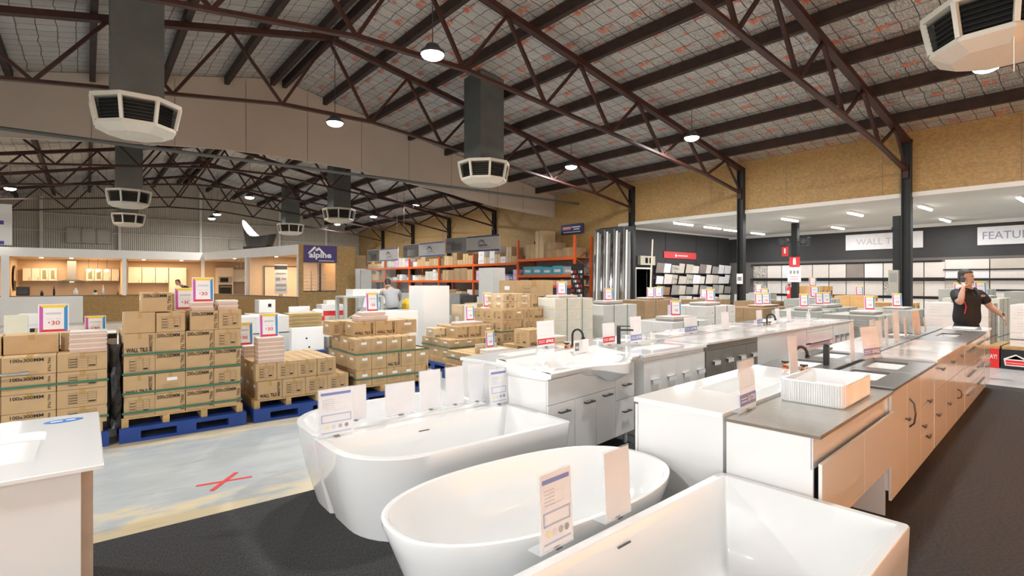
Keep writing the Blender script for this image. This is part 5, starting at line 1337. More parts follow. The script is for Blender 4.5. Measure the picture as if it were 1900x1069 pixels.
t = thing('fire_extinguisher','red fire extinguisher hanging left of the showroom column','extinguisher',(19.95,8.64,.95),0,None)
MB().lathe([(.0,0),(.075,.0),(.08,.03),(.08,.42),(.03,.50),(.03,.54),(0,.54)],16).build('cylinder', RED, t, smooth=True); MB().box(-.01,-.05,.54,.01,.05,.58).build('valve', BLACKT, t); MB().tube([(0,.03,.55),(-.02,.11,.48),(-.02,.11,.3)],.012,8).build('hose', BLACKT, t); MB().rect((-.082,.04,.22),(0,-1,0),(0,0,1),.08,.12).build('tag', WPAP, t)
# casing and meter box on the nearest column
t = thing('cable_casing','black cable casing fixed behind the nearest steel column','casing',(16.05,4.24,0),0,None)
MB().box(0,-.02,1.15,.14,.16,3.3).build('casing', BLK_ST, t); MB().box(-.02,-.03,2.95,.16,.18,3.02).build('clamp', BLK_ST, t)
t = thing('meter_box','grey meter box on the left side of the nearest steel column','box',(15.84,4.22,1.30),0,None)
MB().box(0,0,0,.16,.22,.62).build('housing', mat('beige_box',(.45,.44,.38),.5), t, .01); MB().box(-.005,.03,.32,0,.19,.55).build('window', GREYM, t)
t = thing('notice','small white notice taped to the middle black column','notice',(15.84,8.42,1.55),0,None); MB().box(0,-.17,0,.004,.03,.32).build('sheet', W_MATT, t); MB().box(-.002,-.13,.1,-.001,0,.22).build('print_block', GREYM, t)
# promo boards below the right pallets
flatsign('promo_board','red board under the tile pallet reading NT DAY in white','sign',(13.38,3.25,.004),(0,-1,0),1.27,.36,(mat('promo_red',(.74,.03,.03),.4),[('lettering',WPAP,[('t','NT DAY!',.98,.17,.26,.085,.02)])]),th=.04)
flatsign('promo_board','black board with red house shaped logo at the right edge','sign',(13.38,1.96,.004),(0,-1,0),1.3,.36,(mat('promo_black',(.012,.012,.014),.4),[('house_outline',WPAP,[('p',[(.06,.06),(.04,.19),(.21,.28),(.38,.19),(.36,.06)])]),('house_fill',RED,[]),('logo_band',mat('promo_red',(.74,.03,.03),.4),[('r',.075,.08,.27,.03),('r',.07,.12,.28,.045),('p',[(.09,.185),(.33,.185),(.21,.255)])])]),th=.04)
for i,(y0,y1) in enumerate(((1.98,3.25),(.68,1.95))):
    t = thing('display_plinth','low plinth behind the %s promo board'%('red','black')[i],'plinth',(13.425,y0,0),0,'plinths under the right pallets'); MB().box(0,0,0,1.15,y1-y0,.36).build('body', DARKWALL, t); MB().box(0,0,.36,1.15,y1-y0,.415).build('pallet_top', TIMBER, t)
# ================================================================ KITCHEN DISPLAY BUILDING
BL = struct(MB().box(-6.9,26.9,2.56,4.0,27.02,2.9).build('wall_kitchen_fascia', W_PAINT))
P0, P1 = Vector((4.02,26.9,0)), Vector((5.65,18.7,0))
def onseg(a): return P0+(P1-P0)*a
def segbox(a0,a1,z0,z1,th,m0,nm):
    p, q = onseg(a0), onseg(a1); d = (q-p).normalized(); n = Vector((-d.y,d.x,0))*-1; n = n if n.x > 0 else -n
    b = [p,q,q+n*th,p+n*th]; return MB().loft([[(v.x,v.y,z0) for v in b],[(v.x,v.y,z1) for v in b]]).build(nm, m0)
struct(segbox(0,1,2.56,2.9,.12,W_PAINT,'wall_kitchen_fascia_side'))
struct(segbox(0,.985,0,1.05,.12,OSB,'wall_kitchen_counter_side')); struct(segbox(0,.985,1.05,1.09,.2,GROOVE,'trim_7'))
struct(MB().box(-.13,26.9,0,4.02,27.0,1.05).build('wall_kitchen_counter', OSB)); struct(MB().box(-6.9,26.88,1.05,4.02,27.1,1.08).build('trim_8', GROOVE))
struct(MB().box(-6.9,26.86,0,-.13,27.0,1.05).build('wall_kitchen_counter_white', W_PAINT))
struct(MB().box(5.65,18.7,0,5.81,18.82,2.9).box(6.97,18.7,0,7.66,18.82,2.9).box(5.81,18.7,0,6.97,18.82,1.26).box(5.81,18.7,2.27,6.97,18.82,2.9).box(7.56,18.82,0,7.66,27,2.9).build('wall_kitchen_end', OSB))
struct(MB().box(-6.9,27.02,2.56,4.1,30.1,2.62).add([(4.02,26.9,2.6),(5.7,18.8,2.6),(7.6,18.8,2.6),(7.6,30.1,2.6),(4.02,30.1,2.6)],[(0,1,2,3,4)]).build('ceiling_kitchen', WARMWALL))
struct(MB().box(-6.9,30.0,0,9.5,30.1,2.9).build('wall_kitchen_back', WARMWALL))
struct(MB().box(-2.35,27.1,0,-2.25,30,2.56).box(1.16,27.0,0,1.3,30,2.56).build('wall_kitchen_partition', WARMWALL))
struct(MB().box(4.95,22.5,0,7.6,22.6,2.56).build('wall_wardrobe', mat('warm_plaster2',(.66,.52,.38),.6)))
struct(MB().box(-2.47,26.85,0,-2.25,26.95,2.6).box(1.12,26.85,1.05,1.25,26.95,2.6).box(3.95,26.82,1.05,4.06,26.93,2.6).build('trim_9', W_PAINT))
for a in (.50,.985): struct(segbox(a,a+.014,1.09,2.56,.14,W_PAINT,'trim_10'))
for (x,y,sy) in ((-.6,28.6,2.0),(2.7,28.4,2.0),(5.6,25.2,3.0),(6.5,20.8,1.6),(-4.5,28.6,2)): area('kitchen_light',(x,y,2.5),2.2,KITCH_POWER,(1,.68,.40),sy=sy)
for i,(x,y) in enumerate(((-1.4,27.7),(-.5,27.7),(1.9,27.7),(3.3,27.8),(4.9,25.0),(5.3,24.2),(5.8,22.0))):
    o = MB().lathe([(0,0),(.06,0),(.06,.012),(0,.012)],14).build('downlight', WARMW); o.location = (x,y,2.545 if y > 27 else 2.585); tag(o,'round downlight in the kitchen display ceiling, %s from the left'%ORD[i],'downlight','kitchen display downlights')
CABW = mat('kitchen_white',(.74,.67,.58),.3)
def kcab(label,x,z,w,h,glass=False,y=29.64,d=.33,cat='kitchen cabinet'):
    t = thing('kitchen_cabinet',label,cat,(x,y,z),0,'kitchen display cabinets')
    MB().box(0,.02,0,w,d,h).build('carcass', CABW, t); dd = MB().box(.004,0,.004,w-.004,.018,h-.004).build('door', CABW, t)
    if glass: MB().box(.07,-.003,.07,w-.07,-.001,h-.07).build('glass_pane', mat('green_glass',(.26,.24,.14),.2), dd)
    MB().box(w*.8,-.03,.03,w*.8+.015,0,.15).build('handle', GREYM, dd)
for i in range(4):
    kcab('upper kitchen cabinet left of the range hood, %s from the left'%ORD[i] if i < 2 else ('upper kitchen cabinet with glass door left of the hood, %s'%ORD[i-2] if i < 4 else 'plain upper cabinet beside the hood'),-2.08+.27*i,1.65,.26,.52,i in (2,3))
for i in range(4): kcab('upper cabinet right of the range hood, %s along'%ORD[i],-.04+.295*i,1.65,.28,.52,i in (0,1))
for i in range(4): kcab('tall wardrobe style kitchen cupboard in the middle room, %s along'%ORD[i],1.45+.52*i if i < 3 else 3.02,1.55 if i < 3 else .3,.5 if i < 3 else .7,.72 if i < 3 else 1.97)
for i in range(3): kcab('upper cabinet right of the oven tower, %s along'%ORD[i],5.75+.6*i,1.6,.58,.62)
t = thing('range_hood','stainless range hood chimney between kitchen cabinets','range hood',(-.79,29.5,1.6),0,None)
MB().box(.12,.1,.1,.42,.45,.96).build('chimney', mat('steel_hood',(.32,.32,.31),.35,.6), t); MB().loft([[(-.2,0,0),(.74,0,0),(.74,.45,0),(-.2,.45,0)],[(-.2,0,.04),(.74,0,.04),(.74,.45,.04),(-.2,.45,.04)],[(.12,.1,.1),(.42,.1,.1),(.42,.45,.1),(.12,.45,.1)]]).build('canopy', DGREY, t); MB().box(.2,.05,-.01,.34,.2,.0).build('hood_lamp', WARMW, t)
for j,(x0,x1,lb) in enumerate(((-2.2,1.1,'long kitchen bench along the back wall of the left room'),(1.45,3.0,'kitchen bench along the back wall of the middle room'),(5.75,7.5,'kitchen bench right of the oven tower'))):
    t = thing('kitchen_bench',lb,'kitchen bench',(x0,29.35,0),0,'kitchen display benches'); MB().box(0,.02,0,x1-x0,.64,.88).build('carcass', CABW, t); MB().box(0,0,.88,x1-x0,.64,.92).build('worktop', STONE_D if j == 0 else STONE_W, t); MB().box(0,.635,.92,x1-x0,.645,1.6).build('splashback', mat('taupe_splash',(.36,.28,.21),.3), t)
t = thing('pendant_lamps','row of three round glass pendant lamps in the left kitchen room','pendant lamp',(.05,28.3,2.56),0,None)
for i in range(3):
    MB().cyl((.30*i,0,0),(.30*i,0,-.42),.008,6).build('cord', DGREY, t); MB().lathe([(0,-.55),(.06,-.52),(.07,-.47),(.03,-.42),(0,-.42)],14,(.30*i,0,0)).build('glass_shade', WARMW, t)
for i in range(3):
    t = thing('pendant_lamp','slim black pendant lamp in the right kitchen room, %s from the left'%ORD[i],'pendant lamp',(5.0+.16*i,25.0,2.58),0,'slim black pendants'); MB().cyl((0,0,0),(0,0,-.26),.008,6).build('cord', BLACKT, t); MB().lathe([(0,-.36),(.035,-.36),(.02,-.26),(0,-.26)],12).build('lamp_shade', BLACKT, t)
t = thing('oven_tower','white oven tower with microwave and oven in the right kitchen room','oven tower',(5.0,29.35,0),0,None)
MB().box(0,.02,0,.70,.64,2.3).build('carcass', CABW, t); MB().box(.05,0,1.52,.65,.02,1.86).build('microwave', GREYM, t); MB().box(.12,-.008,1.58,.48,0,1.80).build('microwave_window', BLACKV, t); MB().box(.05,0,.95,.65,.02,1.46).build('oven', DGREY, t); MB().box(.12,-.008,1.0,.58,0,1.30).build('oven_window', BLACKV, t); MB().box(.1,-.02,1.34,.6,-.008,1.36).build('oven_handle', SILVER, t)
o = MB().loft([[(.0+.0*math.cos(a),0,0) for a in (0,1,2)],[(0,0,.001)]*3]).build('x', BLACKT); bpy.data.objects.remove(o)
t = thing('round_mirror','dark rimmed round mirror on the side wall of the left kitchen room','mirror',(-2.22,28.2,1.75),0,None)
MB().lathe([(0,0),(.5,0),(.5,.03),(0,.03)],28).xf(Matrix.Rotation(R(90),4,'Y')).build('rim', BLACKT, t); MB().lathe([(0,.032),(.45,.032),(.45,.036),(0,.036)],28).xf(Matrix.Rotation(R(90),4,'Y')).build('glass', mat('mirror',(.7,.65,.6),.05,1.0), t)
its = [(-1.9,'black coffee machine on the left kitchen bench',.38,.34,BLACKT,0),(-1.35,'small dark jug on the left kitchen bench',.1,.2,BLACKT,1),(-1.0,'tall black bottle on the kitchen bench',.07,.36,BLACKT,1),(-.35,'white cake stand on the kitchen bench',.16,.28,W_CERAM,1),(.25,'small green plant in a pot on the bench',.2,.2,mat('leaf_green',(.05,.14,.03),.6),2),(.5,'tall white vase on the kitchen bench',.07,.40,W_CERAM,1),(.98,'brown bottle on the right of the bench',.08,.18,BROWNT,1)]
for x,lb,w_,h_,m0,k in its:
    if k == 0: t = thing('coffee_machine',lb,'coffee machine',(x-.2,29.2-1.9,1.08),0); MB().box(0,0,0,w_,.25,h_).build('housing', m0, t, .02); MB().box(.05,-.02,.06,w_-.05,0,.2).build('front_panel', DGREY, t)
    elif k == 1: t = thing('bottle' if 'bottle' in lb else 'vase',lb,'bottle' if 'bottle' in lb else 'vase',(x,27.2-.2,1.08),0); MB().lathe([(w_*.5,0),(w_*.5,h_*.6),(w_*.2,h_*.78),(w_*.2,h_),(0,h_)],14).build('body', m0, t, smooth=True)
    else:
        t = thing('potted_plant',lb,'plant',(x,27.0,1.08),0); MB().lathe([(.05,0),(.07,.1),(0,.1)],12).build('pot', W_CERAM, t); m = MB(); rr = random.Random(2)
        for q in range(40):
            a = rr.uniform(0,6.28); e = rr.uniform(.2,1.3); l = rr.uniform(.08,.15); d = Vector((math.cos(a)*math.cos(e),math.sin(a)*math.cos(e),math.sin(e)))*l; s_ = Vector((-math.sin(a),math.cos(a),0))*.018; b = Vector((0,0,.1)); m.add([b,b+d*.5+s_,b+d,b+d*.5-s_],[(0,1,2,3)])
        m.build('foliage', m0, t)
flatsign('roll_up_banner','white roll-up banner with dark photo blocks inside the right kitchen room','banner',(5.42,20.8,1.15),(.93,-.36,0),.44,1.1,(WPAP,[('header',DGREY,[('r',0,.92,.44,.15)]),('photo_blocks',GREYM,[('r',.04,.12,.36,.08),('r',.04,.28,.36,.1),('r',.04,.50,.16,.12),('r',.24,.54,.16,.06),('r',.04,.74,.36,.05)])]))
bn = [o for o in bpy.data.objects if o.name.startswith('roll_up_banner')][0]; MB().box(.18,.02,-1.15,.22,.06,0).box(0,-.05,-1.15,.42,.15,-1.11).build('stand', GREYM, bn)
t = thing('sliding_wardrobe','sliding wardrobe doors with dark frame in the right kitchen room','wardrobe',(5.45,22.42,0),0,None)
for i in range(2): MB().box(.66*i,0,.1,.66*i+.66,.06,2.2).build('door', CABW, t); MB().box(.66*i,-.01,.1,.66*i+.03,.0,2.2).build('door_frame', DGREY, t)
MB().box(0,-.01,2.2,1.33,.06,2.24).build('head_track', DGREY, t)
# alpine sign
flatsign('shop_sign','purple sign with white mountain outline on the board wall','sign',(5.82,18.66,2.30),(1,0,0),1.15,.58,(PURPLE,[('lettering',WPAP,[('t','alpine',.17,.09,.78,.27,.03),('r',.5,.04,.55,.02)]),('mountain_logo',WPAP,mtn(.12,.30,.85))]))
g = MB().box(5.82,18.72,1.28,6.96,18.735,2.26).build('window_3', GLASS); struct(g); MB().box(6.36,18.70,1.28,6.42,18.74,2.26).box(5.81,18.70,1.26,6.97,18.74,1.30).build('window_frame', DGREY, g)
for i,x in enumerate((5.95,6.25,6.55)):
    t = thing('sample_shelf','stepped sample shelf behind the window under the purple sign, %s from the left'%ORD[i],'shelf',(x,19.3,1.0),0,'sample shelves in the window')
    for k in range(8): MB().box(0,0,.12*k,.24,.3,.12*k+.02).build('shelf_board', PALET, t)
    MB().box(.1,.28,-1.0,.14,.32,1.0).build('post', WARMWALL, t)
# things on the roof of the kitchen building
def slipper():
    t = thing('display_tub','white and black slipper tub displayed on the kitchen building roof','bathtub',(5.8,24.6,3.12),R(-50),None)
    MB().box(-.6,-.25,-.49,.6,.25,.0).build('stand', BLACKT, t)
    n = 28; rings = []; inner = []
    for k in range(12):
        u = k/11; z = u
    def outl(z, o):
        L0,L1 = -.75+o,.75-o; out = []
        for i in range(n):
            a = 2*math.pi*i/n; out.append((.8*(1-.25*(1-z))*math.cos(a)*(1-o),.38*(1-.2*(1-z))*math.sin(a)*(1-o)))
        return out
    def h(x): return .42+.75*max(0,(-x-.1)/.7)**1.6 + .12*max(0,(x)/.8)**2
    m = MB(); R_ = []
    for f in (0,.25,.5,.75,1): R_.append([(x,y,h(x)*f) for x,y in outl(f,0)])
    m.loft(R_,True,False); fixn(m.build('hull', BLACKT, t)); 
    R2 = [[(x,y,h(x)) for x,y in outl(1,0)],[(x,y,h(x)-.01) for x,y in outl(1,.05)]]
    for f in (.75,.5,.3,.2): R2.append([(x,y,h(x)*f) for x,y in outl(f,.08)])
    m = MB().loft(R2,False,True); m.build('basin', mat('dull_white_acrylic',(.42,.41,.39),.4), t)
slipper()
for i,(x,w_) in enumerate(((.9,.7),(2.3,.8),(-.6,1.2))):
    o = MB().box(x,27.4,2.628,x+w_,28.0,2.68+.03*i).build('board', CARD_D if i else CARD_L); tag(o,'flat board lying on the kitchen building roof, %s from the right'%ORD[(i+1)%3],'board','boards on the kitchen roof')
tag(MB().box(3.9,27.3,2.62,4.9,27.8,2.80).build('roof_box', CARD_L),'pale open box on the kitchen building roof near its corner','box')
flatsign('wall_panel_sign','white panel with purple marks at the far left edge','sign',(-3.1,26.6,2.95),(1,0,0),.95,1.5,(W_PAINT,[('purple_mark',mat('royal_purple',(.08,.06,.4),.5),[('r',.55,.75,.18,.14),('r',.5,.02,.24,.13)])]),hang=None)
# ================================================================ LOOSE STOCK BEHIND THE PALLETS
def simple(name,label,cat,x,y,z,w,d,h,m0,rz=0,group='loose stock behind the pallets',marks=None,bev=.006):
    t = thing(name,label,cat,(x,y,z),rz,group); MB().box(0,0,0,w,d,h).build('box', m0, t, bev)
    if marks:
        m = MB()
        for mt,a,b,c,e in marks: m.use(mt).rect((w*a,-.003,h*b),(1,0,0),(0,0,1),w*c,h*e)
        m.build('marks', GREYTX, t)
    return t
WCT = mat('white_carton2',(.74,.73,.70),.45)
simple('white_carton','long white cartons row behind the low carton load, upper','carton',2.22,11.0,.62,.92,.6,.34,WCT,marks=[(GREYTX,.05,.1,.004,.8),(GREYTX,.33,.0,.004,1),(GREYTX,.6,.0,.004,1),(INK,.0,0,1,.05)])
simple('white_crate','large white crate below the long white cartons','crate',2.20,11.0,0,.96,.7,.62,mat('offwhite',(.62,.62,.58),.5))
t = thing('basin_unit','white moulded basin standing on its side with two dark holes','basin',(2.98,10.3,.30),0,None)
MB().box(0,0,0,.62,.16,.46).build('shell', W_CERAM, t, .02); m = MB().use(BLACKV)
for a,b in ((.28,.25),(.33,.08)): m.add([(a+.018*math.cos(R(q)),-.003,b+.018*math.sin(R(q))) for q in range(0,360,30)],[tuple(range(12))])
m.build('holes', BLACKV, t); simple('blue_crate','blue plastic crate under the standing basin','crate',3.02,10.25,0,.6,.5,.30,BLUEP)
for i in range(5): simple('tile_pack','golden brown tile pack in the stack behind the low load, %s from the bottom'%ORD[i],'tile pack',3.22,11.3,.60+.075*i,.68,.4,.07,mat('golden_pack',(.50,.36,.15),.5),group='golden tile packs',marks=[(INK_G,.1,.3,.8,.2)])
simple('white_crate','low white crate carrying the golden tile packs','crate',3.20,11.3,0,.72,.5,.60,mat('offwhite',(.62,.62,.58),.5))
simple('appliance','white boxy unit with black crest behind the low load, left','unit',3.10,13.2,.90,.36,.4,.30,W_CAB,marks=[(BLACKV,.55,.45,.2,.25)]); simple('appliance','white unit lying flat under the crested one','unit',2.9,13.2,.60,.65,.5,.28,W_CAB,marks=[(BLACKV,.1,.5,.1,.1),(BLACKV,.5,.5,.1,.1)])
simple('white_crate','wide crate under the white units at the back','crate',2.6,13.1,0,1.0,.7,.60,W_MATT); simple('white_board','blank white board standing behind the golden packs','board',3.68,12.9,.62,.50,.03,.42,WPAP,rz=R(5)); simple('appliance','small white unit with crest right of the blank board','unit',4.22,13.15,.62,.17,.3,.28,W_CAB,marks=[(BLACKV,.2,.5,.5,.3)])
simple('white_crate','grey green crate under the blank white board','crate',3.63,12.85,0,.78,.5,.62,mat('sage_crate',(.42,.43,.36),.6))
simple('storage_tin','rounded white tub with red band behind the stepped load','tub',4.02,12.2,.72,.25,.25,.28,WCT,bev=.08,marks=[(RED,0,0,1,.4)]); simple('white_carton','white carton with a red band behind the stepped load','carton',4.48,13.0,.78,.55,.4,.28,WCT,marks=[(RED,0,0,1,.45)]); simple('white_carton','small white carton on the red banded one','carton',4.62,13.05,1.062,.25,.25,.10,WCT)
simple('white_crate','beige crate under the rounded tub','crate',3.9,12.1,0,.45,.5,.72,BEIGET); simple('white_crate','beige crate under the red banded carton','crate',4.45,12.95,0,.62,.5,.78,BEIGET)
simple('stone_block','grey stone sample stack left of the stepped load','stone samples',3.75,10.6,.0,.36,.36,.52,mat('sage_stone',(.40,.40,.35),.6)); simple('white_crate','dark banded crate near the stepped load','crate',3.75,10.05,0,.38,.4,.55,CARD_D)
# behind the left pallets
simple('white_crate','long white counter unit behind the leftmost load','unit',-2.2,10.2,0,1.9,.6,.80,W_CAB,marks=[(GREYM,.0,.86,1,.02)]); simple('board','cream board standing on the white counter unit at the left','board',-.92,10.3,.80,.26,.03,.36,mat('cream_board',(.62,.58,.44),.6),rz=R(-8)); simple('wood_block','small wood block beside the cream board','block',-.60,10.4,.80,.10,.1,.15,CARD_L)
simple('white_carton','white carton with crest sticker behind the left price sign','carton',-.85,11.2,.72,.42,.4,.40,WCT,marks=[(GREYTX,.1,.55,.7,.06),(BLACKV,.35,.25,.3,.2)]); simple('white_crate','white crate under the crest sticker carton','crate',-.95,11.1,0,.6,.5,.72,W_MATT)
for i in range(4): simple('slate_sheet','dark stone sheet in the pile behind the small left sign, %s up'%ORD[i],'stone sheet',-.22+.02*i,10.2,.72+.03*i,.42,.4,.025,(GREYT,TAUPE,GREYT,BLACKT)[i],rz=R(3*i-4),group='pile of dark stone sheets')
simple('white_crate','cream crate under the dark stone sheets','crate',-.25,10.1,0,.75,.6,.72,W_MATT); simple('white_carton','flat white carton beside the dark stone sheets','carton',.22,10.15,.72,.38,.4,.06,WCT)
# workbench with a grey frame, sinks, sheets
t = thing('steel_rack','pale grey steel rack frame near the workbench','rack',(4.62,11.9,0),0,None)
for a in (0,.9):
    for b in (0,.5): MB().box(a,b,0,a+.07,b+.07,1.25).build('post', mat('pale_grey_steel',(.50,.53,.50),.4), t)
MB().box(0,0,1.25,.97,.57,1.29).build('shelf', mat('pale_grey_steel',(.50,.53,.50),.4), t); MB().beam((.05,.0,.75),(.85,.0,1.2),.03,.03).build('brace', mat('pale_grey_steel',(.50,.53,.50),.4), t)
simple('white_basin','white basin resting on the grey steel rack','basin',4.85,11.95,1.29,.6,.45,.16,W_CERAM)
t = thing('workbench','grey workbench where the man in the grey shirt bends over','workbench',(5.75,13.2,0),0,None); MB().box(0,0,.86,1.7,.7,.92).build('bench_top', mat('bench_grey',(.42,.43,.41),.5), t)
for a in (0,1.62):
    for b in (0,.62): MB().box(a,b,0,a+.08,b+.08,.86).build('leg', GREYM, t)
MB().box(0,.6,.92,1.7,.64,1.30).build('back_board', mat('bench_grey',(.42,.43,.41),.5), t)
t = thing('white_sink','large white sink panel leaning on the workbench','sink',(5.85,13.7,.93),0,None); o = MB().loft([[(x,.0,z) for x,z in ((0,0),(.75,0),(.9,.42),(.75,.52),(.1,.45))],[(x,.06,z) for x,z in ((0,0),(.75,0),(.9,.42),(.75,.52),(.1,.45))]]).build('panel', W_GLOSS, t); MB().box(.2,-.01,.15,.6,0,.40).build('bowl', W_CERAM, t)
simple('yellow_tub','round yellow plastic container beside the man in grey','container',6.62,12.75,.0,.36,.36,1.18,mat('yellow_plastic',(.75,.50,.03),.4),bev=.15,group=None); simple('brown_board','brown board with a round white sticker beside the yellow container','board',7.02,12.75,0,.28,.05,1.28,CARD,group=None,marks=[(WPAP,.4,.55,.3,.07)])
simple('grey_panel','tall pale panel beside the board wall left of the racking','panel',7.70,18.25,0,.40,.08,2.05,mat('pale_panel',(.55,.55,.52),.5),group=None); simple('brown_carton','brown carton on top of the tall pale panel stand','carton',7.72,18.9,2.10,.45,.4,.50,CARD_D,group=None); simple('white_crate','stand under the high brown carton','stand',7.72,18.9,0,.45,.4,2.10,W_MATT,group=None)
t = thing('display_cabinet','clear display cabinet with a dark trophy shaped object','cabinet',(8.25,18.4,0),0,None); MB().box(0,0,0,.9,.5,1.0).build('base', W_MATT, t); MB().box(0,0,1.0,.9,.5,2.2).build('glass_case', GLASS, t); MB().lathe([(.12,1.0),(.12,1.3),(.05,1.4),(.1,1.6),(0,1.62)],12,(.3,.25,0)).build('ornament', DGREY, t)
for i in range(9): simple('stacked_sink','black and white sink stacked before the racking, %s along'%ORD[i],'sink',13.5,14.9+1.15*i,.0,.55,.9,.95+.05*(i%3),(W_CERAM,DGREY,GREYT)[i%3],group='sinks stacked before the racking',marks=[(GREYM,.1,.6,.8,.1)])
# ================================================================ PRICE SIGNS ON THE SHOWROOM LOADS
SG = [('the cream stack behind the red cartons',.5,.6),('the ribbed white stack left of the black column',.45,.5),('the low white stack behind the second row',.5,.5),('the brown stack left of the middle column',.3,.3),('the white boxes in front of the middle column',.65,.5),('the brown stack right of the middle column',.5,.5),
 ('the wood look stack beside the middle column',.35,.5),('the long pale stack behind the second row end',.3,.5),('the grey green boxes near the far orange cartons',.4,.5),('the orange cartons near the tile wall, left load',.3,.5),('the strapped grey boxes in front of the nearest column',.7,.5),('the strapped grey boxes left of the nearest column',.3,.5),
 ('the grey boxes just behind the island end',.5,.5),('the white boxes to the right of the man',.5,.6),('the pale stack behind the man',.4,.5),('the stack below the grey tile samples',.5,.5),('the stack in front of the sloping tile boards',.3,.5),('the tall grey stack far behind the man',.6,.6),('the orange cartons near the tile wall, right load',.5,.5)]
for nm,a,b in SG:
    x,y,L,W_,zt = tops[nm]; far = x > 14
    sign('price sign on '+nm, x+L*a, y+W_*b, zt+.004, R(-38), .9 if far else .72, .78 if far else .70)
    if nm in ('the long pale stack behind the second row end','the wood look stack beside the middle column','the brown stack left of the middle column'): sign('second price sign on '+nm, x+L*(a+.22), y+W_*b, zt+.004, R(-36), .8,.72)
# lit strip and small details at the ceiling line
for i,(x,y,z,lb) in enumerate(((12.7,5.6,4.98,'left white junction box clipped to the bottom purlin'),(13.0,5.1,4.98,'right white junction box clipped to the bottom purlin'))):
    pass
# ================================================================ PEOPLE
SKIN = mat('skin',(.52,.33,.245),.5,var=(12,.12)); HAIRB = mat('dark_hair',(.018,.015,.013),.55,bump=(60,.6)); HAIRG = mat('greying_hair',(.05,.047,.045),.6,bump=(60,.7))
SHIRTB = mat('black_polo',(.012,.012,.014),.75,bump=(14,.35)); SHIRTG = mat('grey_tshirt',(.36,.37,.38),.8,bump=(14,.3)); TROUS = mat('black_trousers',(.010,.010,.012),.8); SHOE = mat('black_shoe',(.015,.015,.015),.4)
def skinmesh(name, joints, edges, radii, m0, parent, sub=2, root=0):
    me = bpy.data.meshes.new(name); me.from_pydata([Vector(j) for j in joints], edges, [])
    o = bpy.data.objects.new(name, me); C.objects.link(o)
    bpy.context.view_layer.objects.active = o
    md = o.modifiers.new('skin','SKIN'); md.use_smooth_shade = True; md.branch_smoothing = .6
    if not me.skin_vertices: 
        bm = bmesh.new(); bm.from_mesh(me); bm.verts.layers.skin.verify(); bm.to_mesh(me); bm.free()
    for i,r in enumerate(radii):
        v = me.skin_vertices[0].data[i]; v.radius = r if isinstance(r,tuple) else (r,r); v.use_root = (i == root)
    sb = o.modifiers.new('sub','SUBSURF'); sb.levels = sub; sb.render_levels = sub
    dg = bpy.context.evaluated_depsgraph_get(); nm = bpy.data.meshes.new_from_object(o.evaluated_get(dg)); nm.materials.clear(); nm.materials.append(m0)
    for p in nm.polygons: p.use_smooth = True
    bpy.data.objects.remove(o); o = bpy.data.objects.new(name, nm); C.objects.link(o); o.parent = parent; return o
def chain(J,E,Rr,start,pts):
    """append a chain hanging on vertex start"""
    p = start
    for (c,r) in pts: J.append(c); Rr.append(r); E.append((p,len(J)-1)); p = len(J)-1
    return p
def head_geo(c, yaw, pitch, s=1.0):
    """sculpted head: loft of horizontal rings with nose, brow, chin; faces local -y"""
    n = 32; rings = []
    prof = [(-.128,.030,.040,-.020),(-.120,.048,.056,-.018),(-.105,.056,.072,-.012),(-.085,.062,.082,-.006),(-.06,.067,.088,0),(-.03,.071,.092,0),(0,.074,.095,.002),(.03,.076,.098,.006),(.06,.074,.098,.008),(.085,.066,.088,.010),(.105,.050,.068,.012),(.118,.028,.038,.012),(.122,.008,.012,.012)]
    for z,rx,ry,cy in prof:
        ring = []
        for i in range(n):
            a = 2*math.pi*i/n; x = rx*math.cos(a); y = cy+ry*math.sin(a); f = max(0,-math.sin(a))
            if y < 0:
                g = math.exp(-(x/.016)**2)
                nose = {True:0}.get(False,0)
                if -.045 < z < .035: y -= g*.026*math.exp(-((z+.028)/.028)**2)
                y += .010*math.exp(-((abs(x)-.032)/.016)**2)*math.exp(-((z-.008)/.016)**2)*f
                y -= .006*math.exp(-((z-.030)/.012)**2)*f
                y -= .006*math.exp(-(x/.03)**2)*math.exp(-((z+.066)/.010)**2); y += .005*math.exp(-(x/.03)**2)*math.exp(-((z+.087)/.008)**2); y -= .008*math.exp(-(x/.028)**2)*math.exp(-((z+.112)/.012)**2)
            ring.append((x,y,z))
        rings.append(ring)
    return rings
